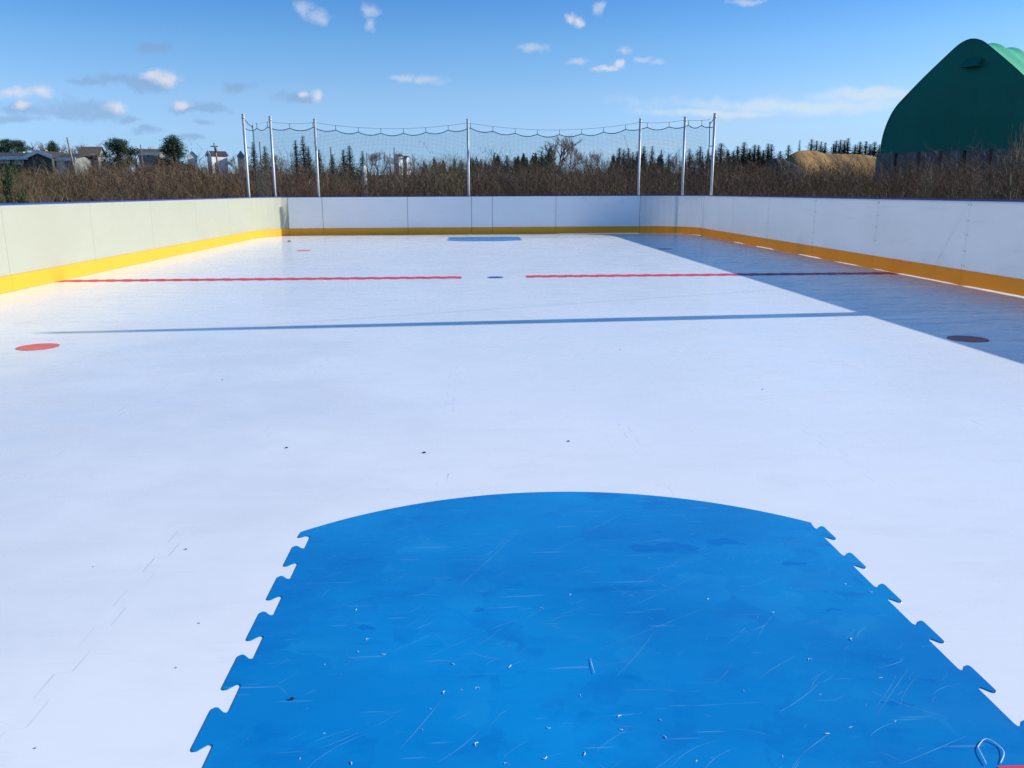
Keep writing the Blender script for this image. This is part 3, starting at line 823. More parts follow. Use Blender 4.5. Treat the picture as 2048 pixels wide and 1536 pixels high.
def make_bare(seed, spread, levels=5, col=(.22, .185, .165), name='bare_tree', thin=1.0):
    r = random.Random(seed); root = empty(name)
    tr = MB(); cr_ = MB()
    def grow(p, d, L, rad, lev):
        q = p+d*L; mid = p+d*L*.5+Vector((r.gauss(0, 1), r.gauss(0, 1), 0))*L*.05
        if lev == 0: tr.tube([p, mid, q], [rad, rad*.85, rad*.7], M['palebark'], 6)
        else:
            c = tuple(x*r.uniform(.75, 1.25) for x in col)
            cr_.tube([p, mid, q], [rad, rad*.8, rad*.55], M['twig'], 3, col=c, cap=False)
        if lev >= levels: return
        for _ in range(3 if lev < 2 else r.choice([2, 3, 3])):
            nd = (d + Vector((r.gauss(0, 1), r.gauss(0, 1), r.gauss(.12, .5)))*spread).normalized()
            if nd.z < -.1: nd.z = abs(nd.z)
            grow(p+d*L*r.uniform(.6, 1.0), nd, L*r.uniform(.62, .88), rad*.66, lev+1)
    grow(Vector((0, 0, 0)), Vector((r.uniform(-.06, .06), 0, 1)).normalized(), .27, .030*thin, 0)
    for m_ in (tr, cr_):   # normalise height to one
        pass
    zm = max(v[2] for v in cr_.v)
    tr.v = [(x/zm, y/zm, z/zm) for x, y, z in tr.v]; cr_.v = [(x/zm, y/zm, z/zm) for x, y, z in cr_.v]
    wx = sorted(abs(v[0]) for v in cr_.v)[int(len(cr_.v)*.97)]
    root['half_width'] = wx
    tr.build('trunk', root); cr_.build('crown', root)
    return root
def plant(proto, used, px, ytop, D, wpx=None, protow=None, label='', cat='tree', group=None, rz=None):
    """stand a copy of proto at distance D so that its top is where the photo has it"""
    top = far(px, ytop, D); x, y = float(top[0]), D; g = terr(x, y)
    h = float(top[2])-g
    o = proto if proto.name not in used else copy_tree(proto)
    used.add(proto.name)
    o.location = (x, y, g-.03)
    w = h
    if wpx: w = (wpx*D/1702)/protow
    o.scale = (w, w, h); o.rotation_euler = (0, 0, rng.uniform(0, 6.3) if rz is None else rz)
    tag(o, label, cat, group); return o
used = set()
SPR = [make_spruce(1, .36, .0, 1.35), make_spruce(2, .30, .16, 1.2), make_spruce(3, .44, .08, 1.5), make_spruce(4, .34, .22, 1.15)]
SW = [.36, .30, .44, .34]
def spruce(k, px, yt, D, w, label, group=None): return plant(SPR[k], used, px, yt, D, w*1.95, SW[k], label, 'spruce', group)
# prominent evergreens on the left
G1 = 'evergreens left of the net'
round_pine = make_pine(21, rnd_clumps(5, 28, lambda z: .36*math.sin(math.pi*min(1, (z-.05)/.95))**.6), per=400, size=.30)
cone_pine = make_pine(22, rnd_clumps(9, 32, lambda z: .42*(1.02-z)), per=340, size=.30)
pu = set()
plant(round_pine, pu, 12, 274, 112, 64, .9, 'dark round pine behind the white bungalow at the left edge', 'pine', G1)
plant(round_pine, pu, 38, 276, 112, 46, .9, 'narrower dark pine touching the round pine behind the bungalow', 'pine', G1)
plant(cone_pine, pu, 103, 277, 112, 46, .85, 'small dark pine behind the right end of the white bungalow', 'pine', G1)
plant(round_pine, pu, 232, 273, 104, 88, .9, 'broad round crowned dark pine standing left of the cone shaped pine', 'pine', G1)
plant(cone_pine, pu, 345, 264, 98, 84, .85, 'tall broad cone shaped dark pine, tallest tree left of the net', 'pine', G1)
G2 = 'spruces seen through the net'
spruce(2, 505, 281, 92, 24, 'dark spruce right beside the leftmost net post', G2)
spruce(0, 529, 290, 94, 24, 'dark spruce between the first two net posts', G2)
spruce(3, 590, 277, 92, 22, 'left spruce of the tall trio left of the third net post', G2)
spruce(1, 605, 268, 92, 20, 'tallest slim spruce of the trio left of the third net post', G2)
spruce(0, 616, 290, 92, 20, 'lowest spruce of the trio left of the third net post', G2)
spruce(2, 637, 297, 94, 26, 'broad low spruce just behind the third net post', G2)
spruce(0, 686, 297, 90, 22, 'left spruce of the trio above the small white shed', G2)
spruce(1, 698, 288, 90, 22, 'tallest spruce of the trio above the small white shed', G2)
spruce(2, 724, 300, 90, 24, 'right spruce of the trio, directly above the small white shed', G2)
spruce(2, 664, 307, 96, 24, 'low dark spruce in the gap between the two spruce trios', G2)
for px, yt, w in [(909, 315, 12), (922, 318, 12), (944, 314, 14), (962, 316, 14), (998, 310, 16), (1014, 309, 16), (1030, 312, 16), (1037, 311, 15), (1053, 313, 14), (1067, 311, 15), (1078, 311, 14), (1088, 314, 13)]:
    spruce(rng.randrange(4), px, yt, 150, w*1.25, 'distant small spruce in the dark row behind the middle of the net', 'spruce row behind the middle of the net')
G3 = 'spruces behind the right part of the net'
for k, (px, yt, w, lb) in enumerate([(1239, 293, 24, 'leftmost spruce of the clump left of the right far net post'), (1248, 296, 22, 'middle spruce of the clump left of the right far net post'), (1257, 293, 24, 'right spruce of the clump left of the right far net post'),
        (1266, 302, 22, 'lowest spruce of the clump left of the right far net post'), (1275, 300, 20, 'spruce half hidden by the right far net post'), (1288, 290, 26, 'bushy spruce just right of the right far net post'),
        (1305, 289, 18, 'slim top heavy spruce between the two right net posts'), (1323, 297, 22, 'thin spruce halfway between the two right net posts'), (1338, 306, 16, 'smallest spruce between the two right net posts'),
        (1380, 296, 22, 'spruce just right of the corner net post'), (1401, 290, 26, 'tall spruce between the corner post and the rightmost post'), (1416, 297, 22, 'spruce behind the hanging edge of the net')]):
    spruce((k*3+1) % 4, px, yt, 92, w, lb, G3)
for px, yt, w in [(1429, 297, 20), (1443, 284, 24), (1456, 297, 18), (1476, 290, 20), (1489, 282, 22), (1500, 295, 20), (1510, 287, 18), (1518, 288, 18), (1537, 285, 18), (1544, 286, 18), (1561, 300, 16), (1578, 288, 18), (1467, 300, 20), (1527, 298, 20)]:
    spruce(rng.randrange(4), px, yt, 104, w*1.4, 'dark spruce in the row between the rightmost net post and the sand mound', 'spruces between the net and the sand mound')
for px, yt, w in [(1624, 276, 22), (1634, 279, 22), (1643, 281, 20), (1651, 283, 22), (1668, 286, 20), (1673, 279, 22), (1682, 277, 24), (1690, 278, 22), (1697, 274, 24), (1711, 287, 22), (1721, 281, 24), (1733, 280, 22), (1741, 286, 20), (1750, 281, 22), (1760, 287, 22)]:
    spruce(rng.randrange(4), px, yt, 118, w*1.25, 'dark spruce in the row behind the sand mound', 'spruces behind the sand mound')
# one lighter, bluish green spruce on the mound's left shoulder
sv = GREEN; GREEN = [(.045, .11, .075), (.05, .13, .08), (.06, .12, .085)]
ls = make_spruce(31, .4); GREEN = sv
plant(ls, set(), 1600, 277, 108, 17, .4, 'lone pale green spruce above the left shoulder of the sand mound', 'spruce')
# low pines in front
PG = [(.035, .060, .022), (.050, .080, .028), (.028, .048, .020), (.060, .085, .035)]
sp_ = make_pine(41, [(-.5, 0, .55, .2), (.45, .1, .5, .2), (0, .3, .75, .2), (.1, -.3, .62, .2), (-.2, -.1, .86, .14), (.7, 0, .42, .16), (-.75, .1, .4, .16), (.25, .1, .9, .1)], PG, size=.34, per=420)
sp_.name = 'pine_shrub'
plant(sp_, set(), 18, 312, 16.5, 96, 1.9, 'low spreading green pine shrub at the left edge above the boards', 'pine shrub')
db = make_pine(43, rnd_clumps(12, 12, lambda z: .5*math.sqrt(max(0, 1-(z*1.6-.8)**2))), per=100); db.name = 'dark_shrub'
plant(db, set(), 985, 322, 120, 24, 1.1, 'small round dark shrub right of the middle net post', 'shrub')
# bare trees
BT = [make_bare(51, .42, levels=6), make_bare(52, .34, levels=6), make_bare(53, .50, levels=6)]
BW = [o['half_width']*2 for o in BT]
bu = set()
def bare(k, px, yt, D, w, label, group=None): return plant(BT[k], bu, px, yt, D, w, BW[k], label, 'bare tree', group)
bare(0, 1112, 265, 78, 64, 'left trunk of the tall leafless twin trees behind the net')
bare(1, 1142, 268, 79, 60, 'right trunk of the tall leafless twin trees behind the net')
for k, (px, yt, w, D, lb) in enumerate([(753, 299, 26, 120, 'bare tree left of the two thin poles behind the net'), (768, 297, 30, 120, 'bare rounded tree between the thin poles and the white house'), (801, 298, 26, 130, 'bare tree standing right behind the white house'),
        (740, 303, 20, 118, 'low bare tree right above the small white shed'), (828, 305, 24, 120, 'bare tree just right of the white house'), (1180, 297, 26, 95, 'bare tree just right of the leafless twin trees'),
        (1197, 299, 22, 97, 'second bare tree right of the leafless twin trees'), (1354, 294, 34, 92, 'pale bare tree left of the corner net post'), (985, 311, 18, 160, 'small bare tree above the round dark shrub'),
        (556, 303, 28, 85, 'spindly bare tree between the second and third net posts'), (468, 306, 34, 115, 'low bare tree left of the leftmost net post'), (1391, 296, 26, 96, 'bare tree among the spruces by the corner net post')]):
    bare(k % 3, px, yt, D, w, lb, 'bare trees beyond the field')
for px, yt, w in [(58, 283, 30), (76, 281, 34), (92, 282, 34), (124, 284, 32), (147, 286, 34), (165, 285, 30), (186, 290, 30), (203, 284, 34), (214, 288, 26), (268, 291, 30), (285, 292, 30), (303, 290, 30), (316, 292, 26)]:
    bare(rng.randrange(3), px, yt, 135, w*1.2, 'grey bare tree in the hazy row behind the left houses', 'bare tree row behind the left houses')
# tall leafless shrubs in front
BS = [make_bare(61, .55, levels=4, col=(.15, .115, .095), name='bare_shrub', thin=.5), make_bare(62, .42, levels=4, col=(.14, .12, .085), name='bare_shrub', thin=.45)]
SWd = [o['half_width']*2 for o in BS]
su = set()
for k, (px, yt, D, w, lb) in enumerate([(926, 292, 40, 40, 'thin tall leafless shrub beside the middle net post'), (880, 313, 38, 60, 'wide olive leafless shrub left of the middle net post'), (835, 316, 38, 56, 'leafless shrub in front of the white house'),
        (2042, 240, 20, 70, 'tall pale leafless shrub against the green building at the right edge'), (1975, 305, 22, 60, 'leafless shrub leaning before the concrete wall at right'), (1855, 318, 25, 50, 'leafless shrub in front of the green building corner'),
        (1235, 312, 42, 60, 'bushy leafless shrub left of the right far net post'), (1150, 322, 40, 56, 'leafless shrub below the bare twin trees'), (540, 318, 36, 50, 'pale stemmed leafless shrub behind the second net post')]):
    plant(BS[k % 2], su, px, yt, D, w, SWd[k % 2], lb, 'shrub', 'tall leafless shrubs')

# ------------------------------------------------------------------ brush thicket (nobody could count it)
def thicket():
    V = []; C = []
    pal = np.array([(.140, .064, .042), (.112, .070, .043), (.155, .085, .045), (.122, .096, .036), (.090, .058, .045), (.155, .094, .054), (.100, .088, .034)])
    def twigs(bases, tips, w, cols, bend):
        n = len(bases); d = tips-bases
        L = np.linalg.norm(d, axis=1, keepdims=True)
        ang = nrg.uniform(0, 2*np.pi, n); side = np.stack([np.cos(ang), np.sin(ang), np.zeros(n)], 1)
        mid = bases+d*.55 + nrg.normal(0, 1, (n, 3))*L*bend
        w = w.reshape(-1, 1)
        q = np.stack([bases-side*w, bases+side*w, mid+side*w*.7, mid-side*w*.7, mid-side*w*.7, mid+side*w*.7, tips+side*w*.22, tips-side*w*.22], 1)
        V.append(q.reshape(-1, 3)); C.append(np.repeat(cols, 8, axis=0))
    def bush(x, y, h, r, n, wscale):
        z = terr(x, y)
        ca = math.sin(x*.13+1.3)*math.cos(y*.10+x*.04)+math.sin(x*.31+y*.2)*.6
        pi = int(np.clip(3.4+2.2*ca+nrg.normal(0, 1.1), 0, 6.99)); base_c = pal[pi]*nrg.uniform(.8, 1.25)
        nm_ = max(5, n//9)
        b = np.stack([x+nrg.normal(0, r*.15, nm_), y+nrg.normal(0, r*.15, nm_), np.full(nm_, z)], 1)
        a = nrg.uniform(0, 2*np.pi, nm_); rad = r*np.sqrt(nrg.uniform(0.0, 1, nm_))
        hh = h*np.sqrt(np.maximum(.05, 1-.82*(rad/r)**2))*nrg.uniform(.70, 1.0, nm_)
        t = np.stack([x+rad*np.cos(a), y+rad*np.sin(a), z+hh], 1)
        cols = np.clip(base_c*nrg.uniform(.7, 1.4, (nm_, 1)), 0, 1); pale = nrg.random(nm_) < .14
        cols[pale] = np.array((.23, .175, .13))*nrg.uniform(.7, 1.2, (pale.sum(), 1))
        twigs(b, t, nrg.uniform(.004, .009, nm_)*wscale, cols, .06)
        # side branches, then fine twigs on those
        def shoot(b0, t0, m, f0, l0, l1, up0, up1, w0, w1, palep):
            idx = nrg.integers(0, len(b0), m); f = nrg.uniform(f0, 1.0, m).reshape(-1, 1)
            s = b0[idx]+(t0[idx]-b0[idx])*f
            out = np.stack([nrg.normal(0, 1, m), nrg.normal(0, 1, m), nrg.uniform(up0, up1, m)], 1)
            out /= np.linalg.norm(out, axis=1, keepdims=True)
            tp = s+out*(h*nrg.uniform(l0, l1, m)).reshape(-1, 1)
            cc = np.clip(base_c*nrg.uniform(.6, 1.45, (m, 1)), 0, 1)
            pl = nrg.random(m) < palep; cc[pl] = np.array((.27, .21, .155))*nrg.uniform(.7, 1.25, (pl.sum(), 1))
            twigs(s, tp, nrg.uniform(w0, w1, m)*wscale, cc, .09)
            return s, tp
        m1 = (n-nm_)//3
        s1, t1 = shoot(b, t, m1, .5, .12, .30, -.5, 1.0, .005, .010, .10)
        shoot(s1, t1, n-nm_-m1, .2, .06, .17, -.8, 1.1, .0038, .008, .08)
    # how high the brush stands across the field, as apparent skyline height per direction
    tpx = [0, 100, 200, 300, 400, 480, 560, 640, 708, 722, 738, 752, 790, 860, 960, 1010, 1090, 1150, 1250, 1330, 1400, 1450, 1520, 1600, 1740, 1800, 1900, 2048]
    tyy = [343, 337, 330, 327, 325, 333, 327, 337, 337, 344, 344, 335, 327, 317, 320, 336, 331, 321, 319, 319, 319, 321, 327, 337, 338, 334, 330, 322]
    tdir = []
    for q in tpx:
        d = ray(q, 382); tdir.append(d[0]/d[1])
    def fill(x0, x1, y0, y1, cnt, h0, h1, n, ws, ok=lambda x, y: True, follow=False):
        k = 0
        while k < cnt:
            x, y = nrg.uniform(x0, x1), nrg.uniform(y0, y1)
            k += 1
            if not ok(x, y): continue
            if follow:
                h = (1.5+(382-float(np.interp(x/y, tdir, tyy)))*y/1702-terr(x, y))*1.30*nrg.uniform(h0, h1)
                h = min(max(h, 1.2), 3.4)
            else:
                h = nrg.uniform(h0, h1)*(1+.14*math.sin(x*.23+y*.11)+.10*math.sin(x*.61))
            bush(x, y, h, h*nrg.uniform(.50, .80), n, ws)
    inside = lambda x, y: abs(x-.5) < .74*y+5
    fill(-32, 30, 33.0, 38.5, 200, .74, 1.08, 400, .85, inside, True)
    fill(-36, 34, 38.5, 48, 340, .78, 1.08, 240, 1.1, inside, True)
    fill(-48, 44, 48, 66, 520, .8, 1.04, 120, 1.5, inside, True)
    clear = lambda x, y: inside(x, y) and not (y > 74 and 29 < x < 48) and not (abs((x-dcx)*dd[0]+(y-dcy)*dd[1]-5) < 6 and -1 < (x-dcx)*dn[0]+(y-dcy)*dn[1] < 20)
    fill(-90, 75, 66, 108, 900, .8, 1.0, 64, 2.2, clear, True)
    fill(-150, 130, 108, 175, 480, 1.5, 2.4, 45, 4.0, clear)
    fill(-28, -9.8, 13, 33, 210, .78, 1.0, 280, .75, lambda x, y: x < -9.8 and x > -.80*y-6, True)
    fill(13.8, 36, 15, 34, 250, .78, 1.06, 320, .8, lambda x, y: x < .82*y+5, True)
    fill(11.4, 13.8, 22, 33, 40, 1.6, 1.95, 260, .75)
    V_ = np.concatenate(V); C_ = np.concatenate(C); nf = len(V_)//4
    me = bpy.data.meshes.new('brush_thicket')
    me.vertices.add(len(V_)); me.vertices.foreach_set('co', V_.astype(np.float32).ravel())
    me.loops.add(len(V_)); me.loops.foreach_set('vertex_index', np.arange(len(V_), dtype=np.int32))
    me.polygons.add(nf); me.polygons.foreach_set('loop_start', np.arange(0, len(V_), 4, dtype=np.int32))
    at = me.color_attributes.new('Col', 'FLOAT_COLOR', 'POINT')
    at.data.foreach_set('color', np.concatenate([C_, np.ones((len(C_), 1))], 1).astype(np.float32).ravel())
    me.materials.append(M['twig']); me.update(calc_edges=True)
    o = bpy.data.objects.new('brush_thicket', me); COL.objects.link(o)
    tag(o, 'dense leafless brown brush covering the field behind the boards', 'brush', None, 'stuff')
    print('thicket faces', nf)
thicket()
# far wood that reads as one dark mass
fw = MB(); r = random.Random(77)
for i in range(420):
    x = r.uniform(-190, 210); y = r.uniform(185, 240); g = terr(x, y); h = r.uniform(3.6, 6.2)*(1+.25*math.sin(x*.05))*(.45 if x/y < -.055 or .10 < x/y < .165 else 1); w = h*r.uniform(.20, .34)
    for k in range(16):
        z = h*(k+.5)/16; rr = w*(1-k/16)**.8
        for _ in range(4):
            a = r.uniform(0, 6.3); c = Vector((x+rr*.6*math.cos(a), y+rr*.6*math.sin(a), g+z)); s = rr*.6+.12
            u = Vector((math.cos(a+1.3), math.sin(a+1.3), r.uniform(-.3, .3)))*s; v = Vector((0, .2, 1))*s*.8
            fw.add([c-u, c-v*.6, c+u, c+v], [(0, 1, 2, 3)], M['leaf'], r.choice(GREEN))
tag(fw.build('far_wood'), 'low dark far-off wood along the horizon', 'wood', None, 'stuff')

# ------------------------------------------------------------------ houses
def house(name, label, px, D, W, dep, wall_z, ridge_z, wallm, roofm, rz=0.0, gable_front=False, wins=(), doors=(), fascia=None, chim=(), floor_z=None):
    """px: centre column; wall_z / ridge_z: world heights of the eave and the ridge"""
    c = far(px, 330, D); x = float(c[0]); g = terr(x, D) if floor_z is None else floor_z
    root = empty(name, (x, D, g), rz); tag(root, label, 'house' if 'shed' not in name else 'shed')
    eh, rh = wall_z-g, ridge_z-g; w = W/2
    mb = MB()
    if not gable_front:
        mb.add([(-w, 0, -.5), (w, 0, -.5), (w, dep, -.5), (-w, dep, -.5), (-w, 0, eh), (w, 0, eh), (w, dep, eh), (-w, dep, eh), (-w, dep/2, rh), (w, dep/2, rh)],
               [(0, 1, 5, 4), (1, 2, 6, 9, 5), (2, 3, 7, 6), (3, 0, 4, 8, 7)], wallm)
    else:
        mb.add([(-w, 0, -.5), (w, 0, -.5), (w, dep, -.5), (-w, dep, -.5), (-w, 0, eh), (w, 0, eh), (w, dep, eh), (-w, dep, eh), (0, 0, rh), (0, dep, rh)],
               [(0, 1, 5, 8, 4), (1, 2, 6, 5), (2, 3, 7, 9, 6), (3, 0, 4, 7)], wallm)
    mb.build('wall', root)
    mb = MB(); ov = min(.35, W*.10); th = min(.16, W*.06)
    if not gable_front:
        for s in (-1, 1):
            y0 = dep/2; y1 = (-ov if s < 0 else dep+ov); sl = (rh-eh)/(dep/2); z1 = eh-sl*ov
            mb.add([(-w-ov, y0, rh+.03), (w+ov, y0, rh+.03), (w+ov, y1, z1+.03), (-w-ov, y1, z1+.03), (-w-ov, y0, rh+th), (w+ov, y0, rh+th), (w+ov, y1, z1+th), (-w-ov, y1, z1+th)],
                   [(0, 1, 2, 3), (7, 6, 5, 4), (3, 2, 6, 7), (0, 3, 7, 4), (1, 5, 6, 2)], roofm)
    else:
        for s in (-1, 1):
            sl = (rh-eh)/w; x1 = s*(w+ov); z1 = eh-sl*ov
            mb.add([(0, -ov, rh+.03), (0, dep+ov, rh+.03), (x1, dep+ov, z1+.03), (x1, -ov, z1+.03), (0, -ov, rh+th), (0, dep+ov, rh+th), (x1, dep+ov, z1+th), (x1, -ov, z1+th)],
                   [(0, 1, 2, 3), (7, 6, 5, 4), (3, 2, 6, 7), (0, 3, 7, 4), (1, 5, 6, 2)], roofm)
    rf = mb.build('roof', root)
    if fascia:
        mb = MB()
        if not gable_front: mb.box((-w-ov, -ov-.10, eh-.30), (w+ov, -ov-.02, eh+.08), fascia)
        else:
            for s in (-1, 1):
                sl = (rh-eh)/w; x1 = s*(w+ov); z1 = eh-sl*ov
                mb.add([(0, -ov-.06, rh-.18), (x1, -ov-.06, z1-.18), (x1, -ov-.06, z1+.22), (0, -ov-.06, rh+.22), (0, -ov-.01, rh-.18), (x1, -ov-.01, z1-.18), (x1, -ov-.01, z1+.22), (0, -ov-.01, rh+.22)],
                       [(0, 1, 2, 3), (7, 6, 5, 4), (3, 2, 6, 7), (0, 4, 5, 1)], fascia)
        mb.build('fascia', root)
    for (wx, wz, ww, wh) in wins:
        mb = MB(); f_ = .10
        mb.box((wx-ww/2-f_, -.06, wz-wh/2-f_), (wx+ww/2+f_, -.01, wz+wh/2+f_), M['white']); fr = mb.build('window', root)
        mb = MB(); mb.box((wx-ww/2, -.075, wz-wh/2), (wx-.04, -.065, wz+wh/2), M['glass']); mb.box((wx+.04, -.075, wz-wh/2), (wx+ww/2, -.065, wz+wh/2), M['glass']); mb.build('pane', fr)
    for (wx, ww, wh) in doors:
        mb = MB(); mb.box((wx-ww/2, -.06, .05), (wx+ww/2, -.01, wh), M['white']); mb.build('garage_door', root)
    for (wx, cw, top, mt) in chim:
        mb = MB(); mb.box((wx-cw/2, dep/2-cw*.35, rh-.4), (wx+cw/2, dep/2+cw*.35, top-g), mt); mb.build('chimney', rf)
    return root
def zat(px, py, D): return float(far(px, py, D)[2])
D = 100
h = house('bungalow', 'long dark bungalow with white trim and pale brick chimney at the left edge', 28, D, 7.5, 7, zat(28, 314, D), zat(28, 305, D), M['darkwall'], M['roof'], 0, False,
      wins=((.65, zat(38, 321, D)-terr(far(28, 330, D)[0], D), .75, .65), (-.9, zat(38, 320, D)-terr(far(28, 330, D)[0], D), .8, .5)), fascia=M['white'], chim=((-.75, .6, zat(15, 301, D), M['white']), (1.75, .75, zat(57, 297, D), M['brick'])))
h = house('bungalow', 'brown gabled wing with white curved trim right of the brick chimney', 81, D-2, 2.6, 6, zat(81, 315, D), zat(81, 305, D), M['darkwall'], M['roof'], 0, True, fascia=M['white'])
h = house('garage', 'low garage with bright white door below the leaning white pole', 124, D-1, 2.9, 5, zat(124, 317, D), zat(124, 311, D), M['grey'], M['roof'], 0, False, fascia=M['white'], doors=((-.15, 1.0, zat(124, 319, D)-terr(far(124, 330, D)[0], D)),))
D = 125
house('house', 'steep brown roofed house left of the round pine', 180, D, 2.4, 3.5, zat(180, 311, D), zat(180, 294, D), M['grey'], M['brownroof'], .12, False, wins=((.4, zat(180, 312, D)-terr(far(180, 330, D)[0], D), .5, .4),))
house('house', 'grey walled house with brown roof left of the cone shaped pine', 300, D, 2.9, 3, zat(298, 306, D), zat(298, 299, D), M['grey'], M['brownroof'], .05, False, fascia=M['white'], wins=((-.9, zat(298, 308, D)-terr(far(298, 330, D)[0], D), .7, .35), (.6, zat(298, 308, D)-terr(far(298, 330, D)[0], D), .7, .35)))
D = 118
house('house', 'small house showing a dark roof edge right of the cone shaped pine', 386, D, 1.2, 1.8, zat(384, 312, D), zat(384, 303, D), M['white'], M['roof'], .35, True)
house('house', 'dark roofed house with white gable wall beside the utility pole', 420, D, 1.5, 2.2, zat(421, 311, D), zat(421, 303, D), M['white'], M['roof'], -.9, True, fascia=M['white'])
house('house', 'dark roof peeking up just left of the leftmost net post', 483, D, .9, 1.4, zat(484, 312, D), zat(484, 302, D), M['grey'], M['roof'], .2, True)
D = 150
house('house', 'white house with low roof seen through the net in the middle', 803, D, 1.05, 1.3, zat(803, 313, D), zat(803, 309, D), M['white'], M['roof'], .75, False, wins=((0, zat(803, 317, D)-terr(far(803, 330, D)[0], D), .5, .3),), chim=((.3, .2, zat(806, 307, D), M['brick']),))
house('house', 'low white extension right of the white house in the middle', 817, D-4, .8, 1.0, zat(818, 319, D), zat(818, 314, D), M['white'], M['grey'], .75, True)
D = 64
house('shed', 'tiny white gabled shed below the spruce trio', 730, D, .26, .26, zat(730, 334, D), zat(730, 329, D), M['white'], M['white'], .75, True)

# ------------------------------------------------------------------ utility poles
def upole(px, yt, D, rad, label, mat='greywood', lean=0.0, arm=False, box=False):
    t = far(px, yt, D); g = terr(float(t[0]), D); hgt = float(t[2])-g
    root = empty('utility_pole', (float(t[0])+lean, D, g)); tag(root, label, 'utility pole', 'utility poles beyond the field')
    mb = MB(); mb.tube([(0, 0, 0), (-lean*.5, 0, hgt*.5), (-lean, 0, hgt)], [rad, rad*.85, rad*.7], M[mat], 8); mb.build('shaft', root)
    if arm: mb = MB(); mb.box((-lean-.45, -.05, hgt-.45), (-lean+.45, .05, hgt-.33), M[mat]); mb.build('crossarm', root)
    if box: mb = MB(); mb.tube([(.22-lean, -.1, hgt*.80-.35), (.22-lean, -.1, hgt*.80+.2)], .14, M['grey'], 8); mb.build('transformer', root)
upole(134, 275, 92, .12, 'pale leaning utility pole beside the white garage door', 'wood', .45)
upole(281, 289, 120, .10, 'thin pole between the round pine and the cone shaped pine')
upole(428, 286, 105, .13, 'utility pole with crossarm and transformer by the white gable house', 'wood', .35, True, True)
upole(519, 283, 115, .10, 'dark pole between the first two net posts')
upole(661, 294, 100, .10, 'pole between the two spruce trios behind the net')
upole(733, 305, 110, .08, 'short thin pole right above the small white shed')
upole(780, 308, 98, .10, 'pale pole left of the white house in the middle', 'wood')
upole(788, 295, 118, .08, 'tall thin pole just left of the white house in the middle')

# ------------------------------------------------------------------ daylight
SUN_EL, SUN_AZ = 24.5, 85.6
sd = bpy.data.lights.new('sun', 'SUN'); so = bpy.data.objects.new('sun', sd); COL.objects.link(so)
sd.energy = 4.0; sd.angle = R(.5); sd.color = (1.0, .965, .89)
sdir = Vector((math.sin(R(SUN_AZ))*math.cos(R(SUN_EL)), math.cos(R(SUN_AZ))*math.cos(R(SUN_EL)), math.sin(R(SUN_EL))))
so.rotation_euler = sdir.to_track_quat('Z', 'Y').to_euler(); so.location = (60, 10, 30)

w = bpy.data.worlds.new('World'); sc.world = w; w.use_nodes = True
h = NT(w.node_tree); bg = w.node_tree.nodes['Background']
sky = h.n('ShaderNodeTexSky'); sky.sky_type = 'NISHITA'; sky.sun_disc = False
sky.sun_elevation = R(SUN_EL); sky.sun_rotation = R(SUN_AZ)
sky.air_density = 1.0; sky.dust_density = .25; sky.ozone_density = 3.0
hs = h.n('ShaderNodeHueSaturation'); hs.inputs['Saturation'].default_value = 1.35; hs.inputs['Value'].default_value = 1.0
h.l(sky.outputs[0], hs.inputs['Color'])
tc = h.n('ShaderNodeTexCoord'); dirv = tc.outputs['Generated']
sx = h.n('ShaderNodeSeparateXYZ'); h.l(dirv, sx.inputs[0])
az = h.math('ARCTAN2', sx.outputs[0], sx.outputs[1]); el = h.math('ARCSINE', sx.outputs[2])
# the sky deepens with height
cr_ = h.n('ShaderNodeValToRGB'); h.l(h.math('DIVIDE', el, R(25), clamp=True), cr_.inputs[0]); cr_.color_ramp.interpolation = 'LINEAR'
e = cr_.color_ramp.elements
tints = [(.0, (.55, .95, 2.1)), (.04, (.58, .95, 2.0)), (.12, (.72, .88, 1.42)), (.24, (1.05, 1.02, 1.28)), (.36, (1.08, 1.07, 1.24)), (.48, (.92, .97, 1.22)), (1.0, (1.15, 1.05, 1.15))]
e[0].position, e[0].color = tints[0][0], (*tints[0][1], 1); e[1].position, e[1].color = 1.0, (*tints[-1][1], 1)
for p_, c_ in tints[1:-1]: q_ = e.new(p_); q_.color = (*c_, 1)
base = h.mix(1.0, hs.outputs[0], cr_.outputs[0], 'MULTIPLY')
cmb = h.n('ShaderNodeCombineXYZ'); h.l(az, cmb.inputs[0]); h.l(el, cmb.inputs[1])
wn = h.n('ShaderNodeTexNoise'); wn.inputs['Scale'].default_value = 30; wn.inputs['Detail'].default_value = 5; h.l(cmb.outputs[0], wn.inputs['Vector'])
wv = h.n('ShaderNodeVectorMath', operation='MULTIPLY_ADD'); h.l(wn.outputs['Color'], wv.inputs[0]); wv.inputs[1].default_value = (.030, .018, 0); wv.inputs[2].default_value = (-.015, -.009, 0)
pv = h.n('ShaderNodeVectorMath', operation='ADD'); h.l(cmb.outputs[0], pv.inputs[0]); h.l(wv.outputs[0], pv.inputs[1])
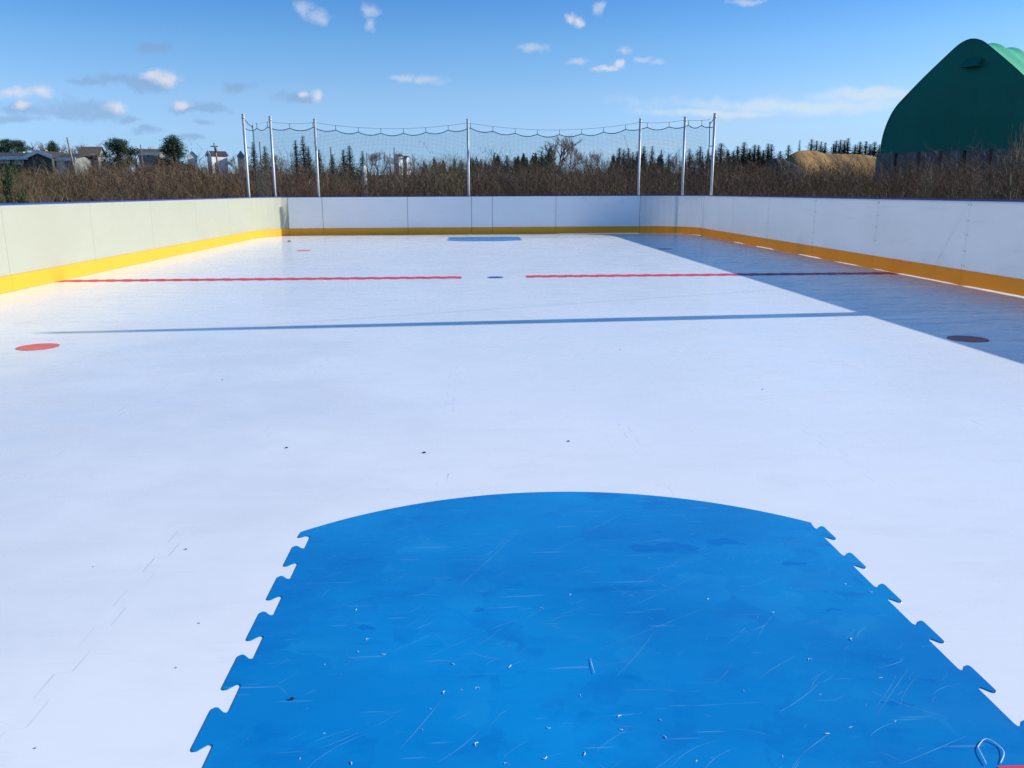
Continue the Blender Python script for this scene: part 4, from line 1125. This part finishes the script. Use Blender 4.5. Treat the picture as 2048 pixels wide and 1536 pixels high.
def cloud_field(blobs, shear=0.0):
    cur = None
    for (px, py, rx, ry) in blobs:
        d = ray(px, py); d = d/np.linalg.norm(d)
        a0, e0 = math.atan2(d[0], d[1]), math.asin(d[2])
        s1, s2 = 1702/rx, 1702/ry
        if shear:
            nd = h.n('ShaderNodeMapping'); nd.vector_type = 'POINT'; h.l(pv.outputs[0], nd.inputs[0])
            nd.inputs['Location'].default_value = (-(a0*math.cos(shear)-e0*math.sin(shear))*s1, -(a0*math.sin(shear)+e0*math.cos(shear))*s2, 0)
            rt = h.n('ShaderNodeVectorRotate'); rt.rotation_type = 'Z_AXIS'; rt.inputs['Angle'].default_value = shear
            h.l(pv.outputs[0], rt.inputs['Vector']); h.l(rt.outputs[0], nd.inputs[0]); nd.inputs['Scale'].default_value = (s1, s2, 1)
            src = nd.outputs[0]
        else:
            nd = h.n('ShaderNodeVectorMath', operation='MULTIPLY_ADD'); h.l(pv.outputs[0], nd.inputs[0])
            nd.inputs[1].default_value = (s1, s2, 0); nd.inputs[2].default_value = (-a0*s1, -e0*s2, 0); src = nd.outputs[0]
        ln = h.n('ShaderNodeVectorMath', operation='LENGTH'); h.l(src, ln.inputs[0]); v = ln.outputs['Value']
        cur = v if cur is None else h.math('SMOOTH_MIN', cur, v, .35)
    return cur
fine = h.noise(pv.outputs[0], 70, 6, .65)
fine2 = h.noise(pv.outputs[0], 24, 4, .6)
bright = [(312, 152, 23, 17), (338, 158, 23, 21), (634, 187, 18, 16), (600, 186, 13, 8), (228, 217, 20, 14), (85, 181, 22, 14), (35, 187, 50, 13), (55, 211, 26, 11), (365, 211, 27, 10),
          (1215, 138, 40, 9), (1238, 130, 14, 11), (1140, 38, 22, 15), (1160, 44, 22, 14)]
faint = [(607, 18, 24, 18), (640, 33, 26, 17), (1160, 124, 22, 9), (1285, 120, 26, 7), (1315, 128, 16, 9), (1248, 103, 24, 10), (1200, 18, 16, 13), (743, 52, 14, 18), (850, 157, 56, 11), (810, 158, 40, 7), (1065, 95, 40, 11), (1495, 2, 46, 8), (735, 22, 22, 16)]
grey = [(150, 219, 70, 24), (60, 220, 70, 16), (195, 228, 40, 14), (300, 168, 60, 16), (230, 160, 60, 14), (180, 163, 30, 6), (385, 218, 60, 13), (420, 215, 30, 14), (595, 194, 46, 13), (475, 173, 34, 12), (300, 262, 36, 9), (260, 240, 30, 6), (40, 240, 60, 8), (380, 275, 40, 6), (305, 95, 30, 12), (410, 247, 22, 7)]
streak = [(1590, 212, 330, 18), (1760, 192, 150, 15), (1430, 226, 180, 10)]
low = [(1640, 266, 300, 30), (1210, 305, 130, 20), (1330, 288, 90, 12), (1500, 240, 220, 16)]
fb = cloud_field(bright); ff = cloud_field(faint); fg = cloud_field(grey); fs = cloud_field(streak, R(3.0)); fl_ = cloud_field(low)
nb_ = h.math('MULTIPLY', h.math('SUBTRACT', fine, .5), 1.7); nb2 = h.math('MULTIPLY', h.math('SUBTRACT', fine2, .5), 1.4)
db_ = h.ramp(h.math('ADD', fb, nb_), 1.0, .05)
dg_ = h.ramp(h.math('ADD', h.math('ADD', fg, nb_), nb2), 1.15, .2)
df_ = h.ramp(h.math('ADD', ff, nb_), 1.1, .05)
ds_ = h.ramp(h.math('ADD', fs, nb2), 1.1, .1)
dl_ = h.ramp(h.math('ADD', fl_, nb2), 1.2, .0)
c = h.mix(h.math('MULTIPLY', dl_, .5), base, (3.6, 5.0, 6.5))
c = h.mix(h.math('MULTIPLY', ds_, .80), c, (4.9, 5.9, 6.7))
c = h.mix(h.math('MULTIPLY', dg_, .50), c, (1.7, 2.75, 4.4))
c = h.mix(h.math('MULTIPLY', df_, .50), c, (5.2, 5.6, 6.4))
c = h.mix(h.math('MULTIPLY', db_, .80), c, (5.7, 5.7, 6.3))
h.l(c, bg.inputs['Color']); bg.inputs['Strength'].default_value = .095

sc.view_settings.view_transform = 'Standard'
sc.view_settings.look = 'None'
sc.view_settings.exposure = 0.48
sc.view_settings.gamma = 1.0
sc.cycles.max_bounces = 5
sc.cycles.diffuse_bounces = 3
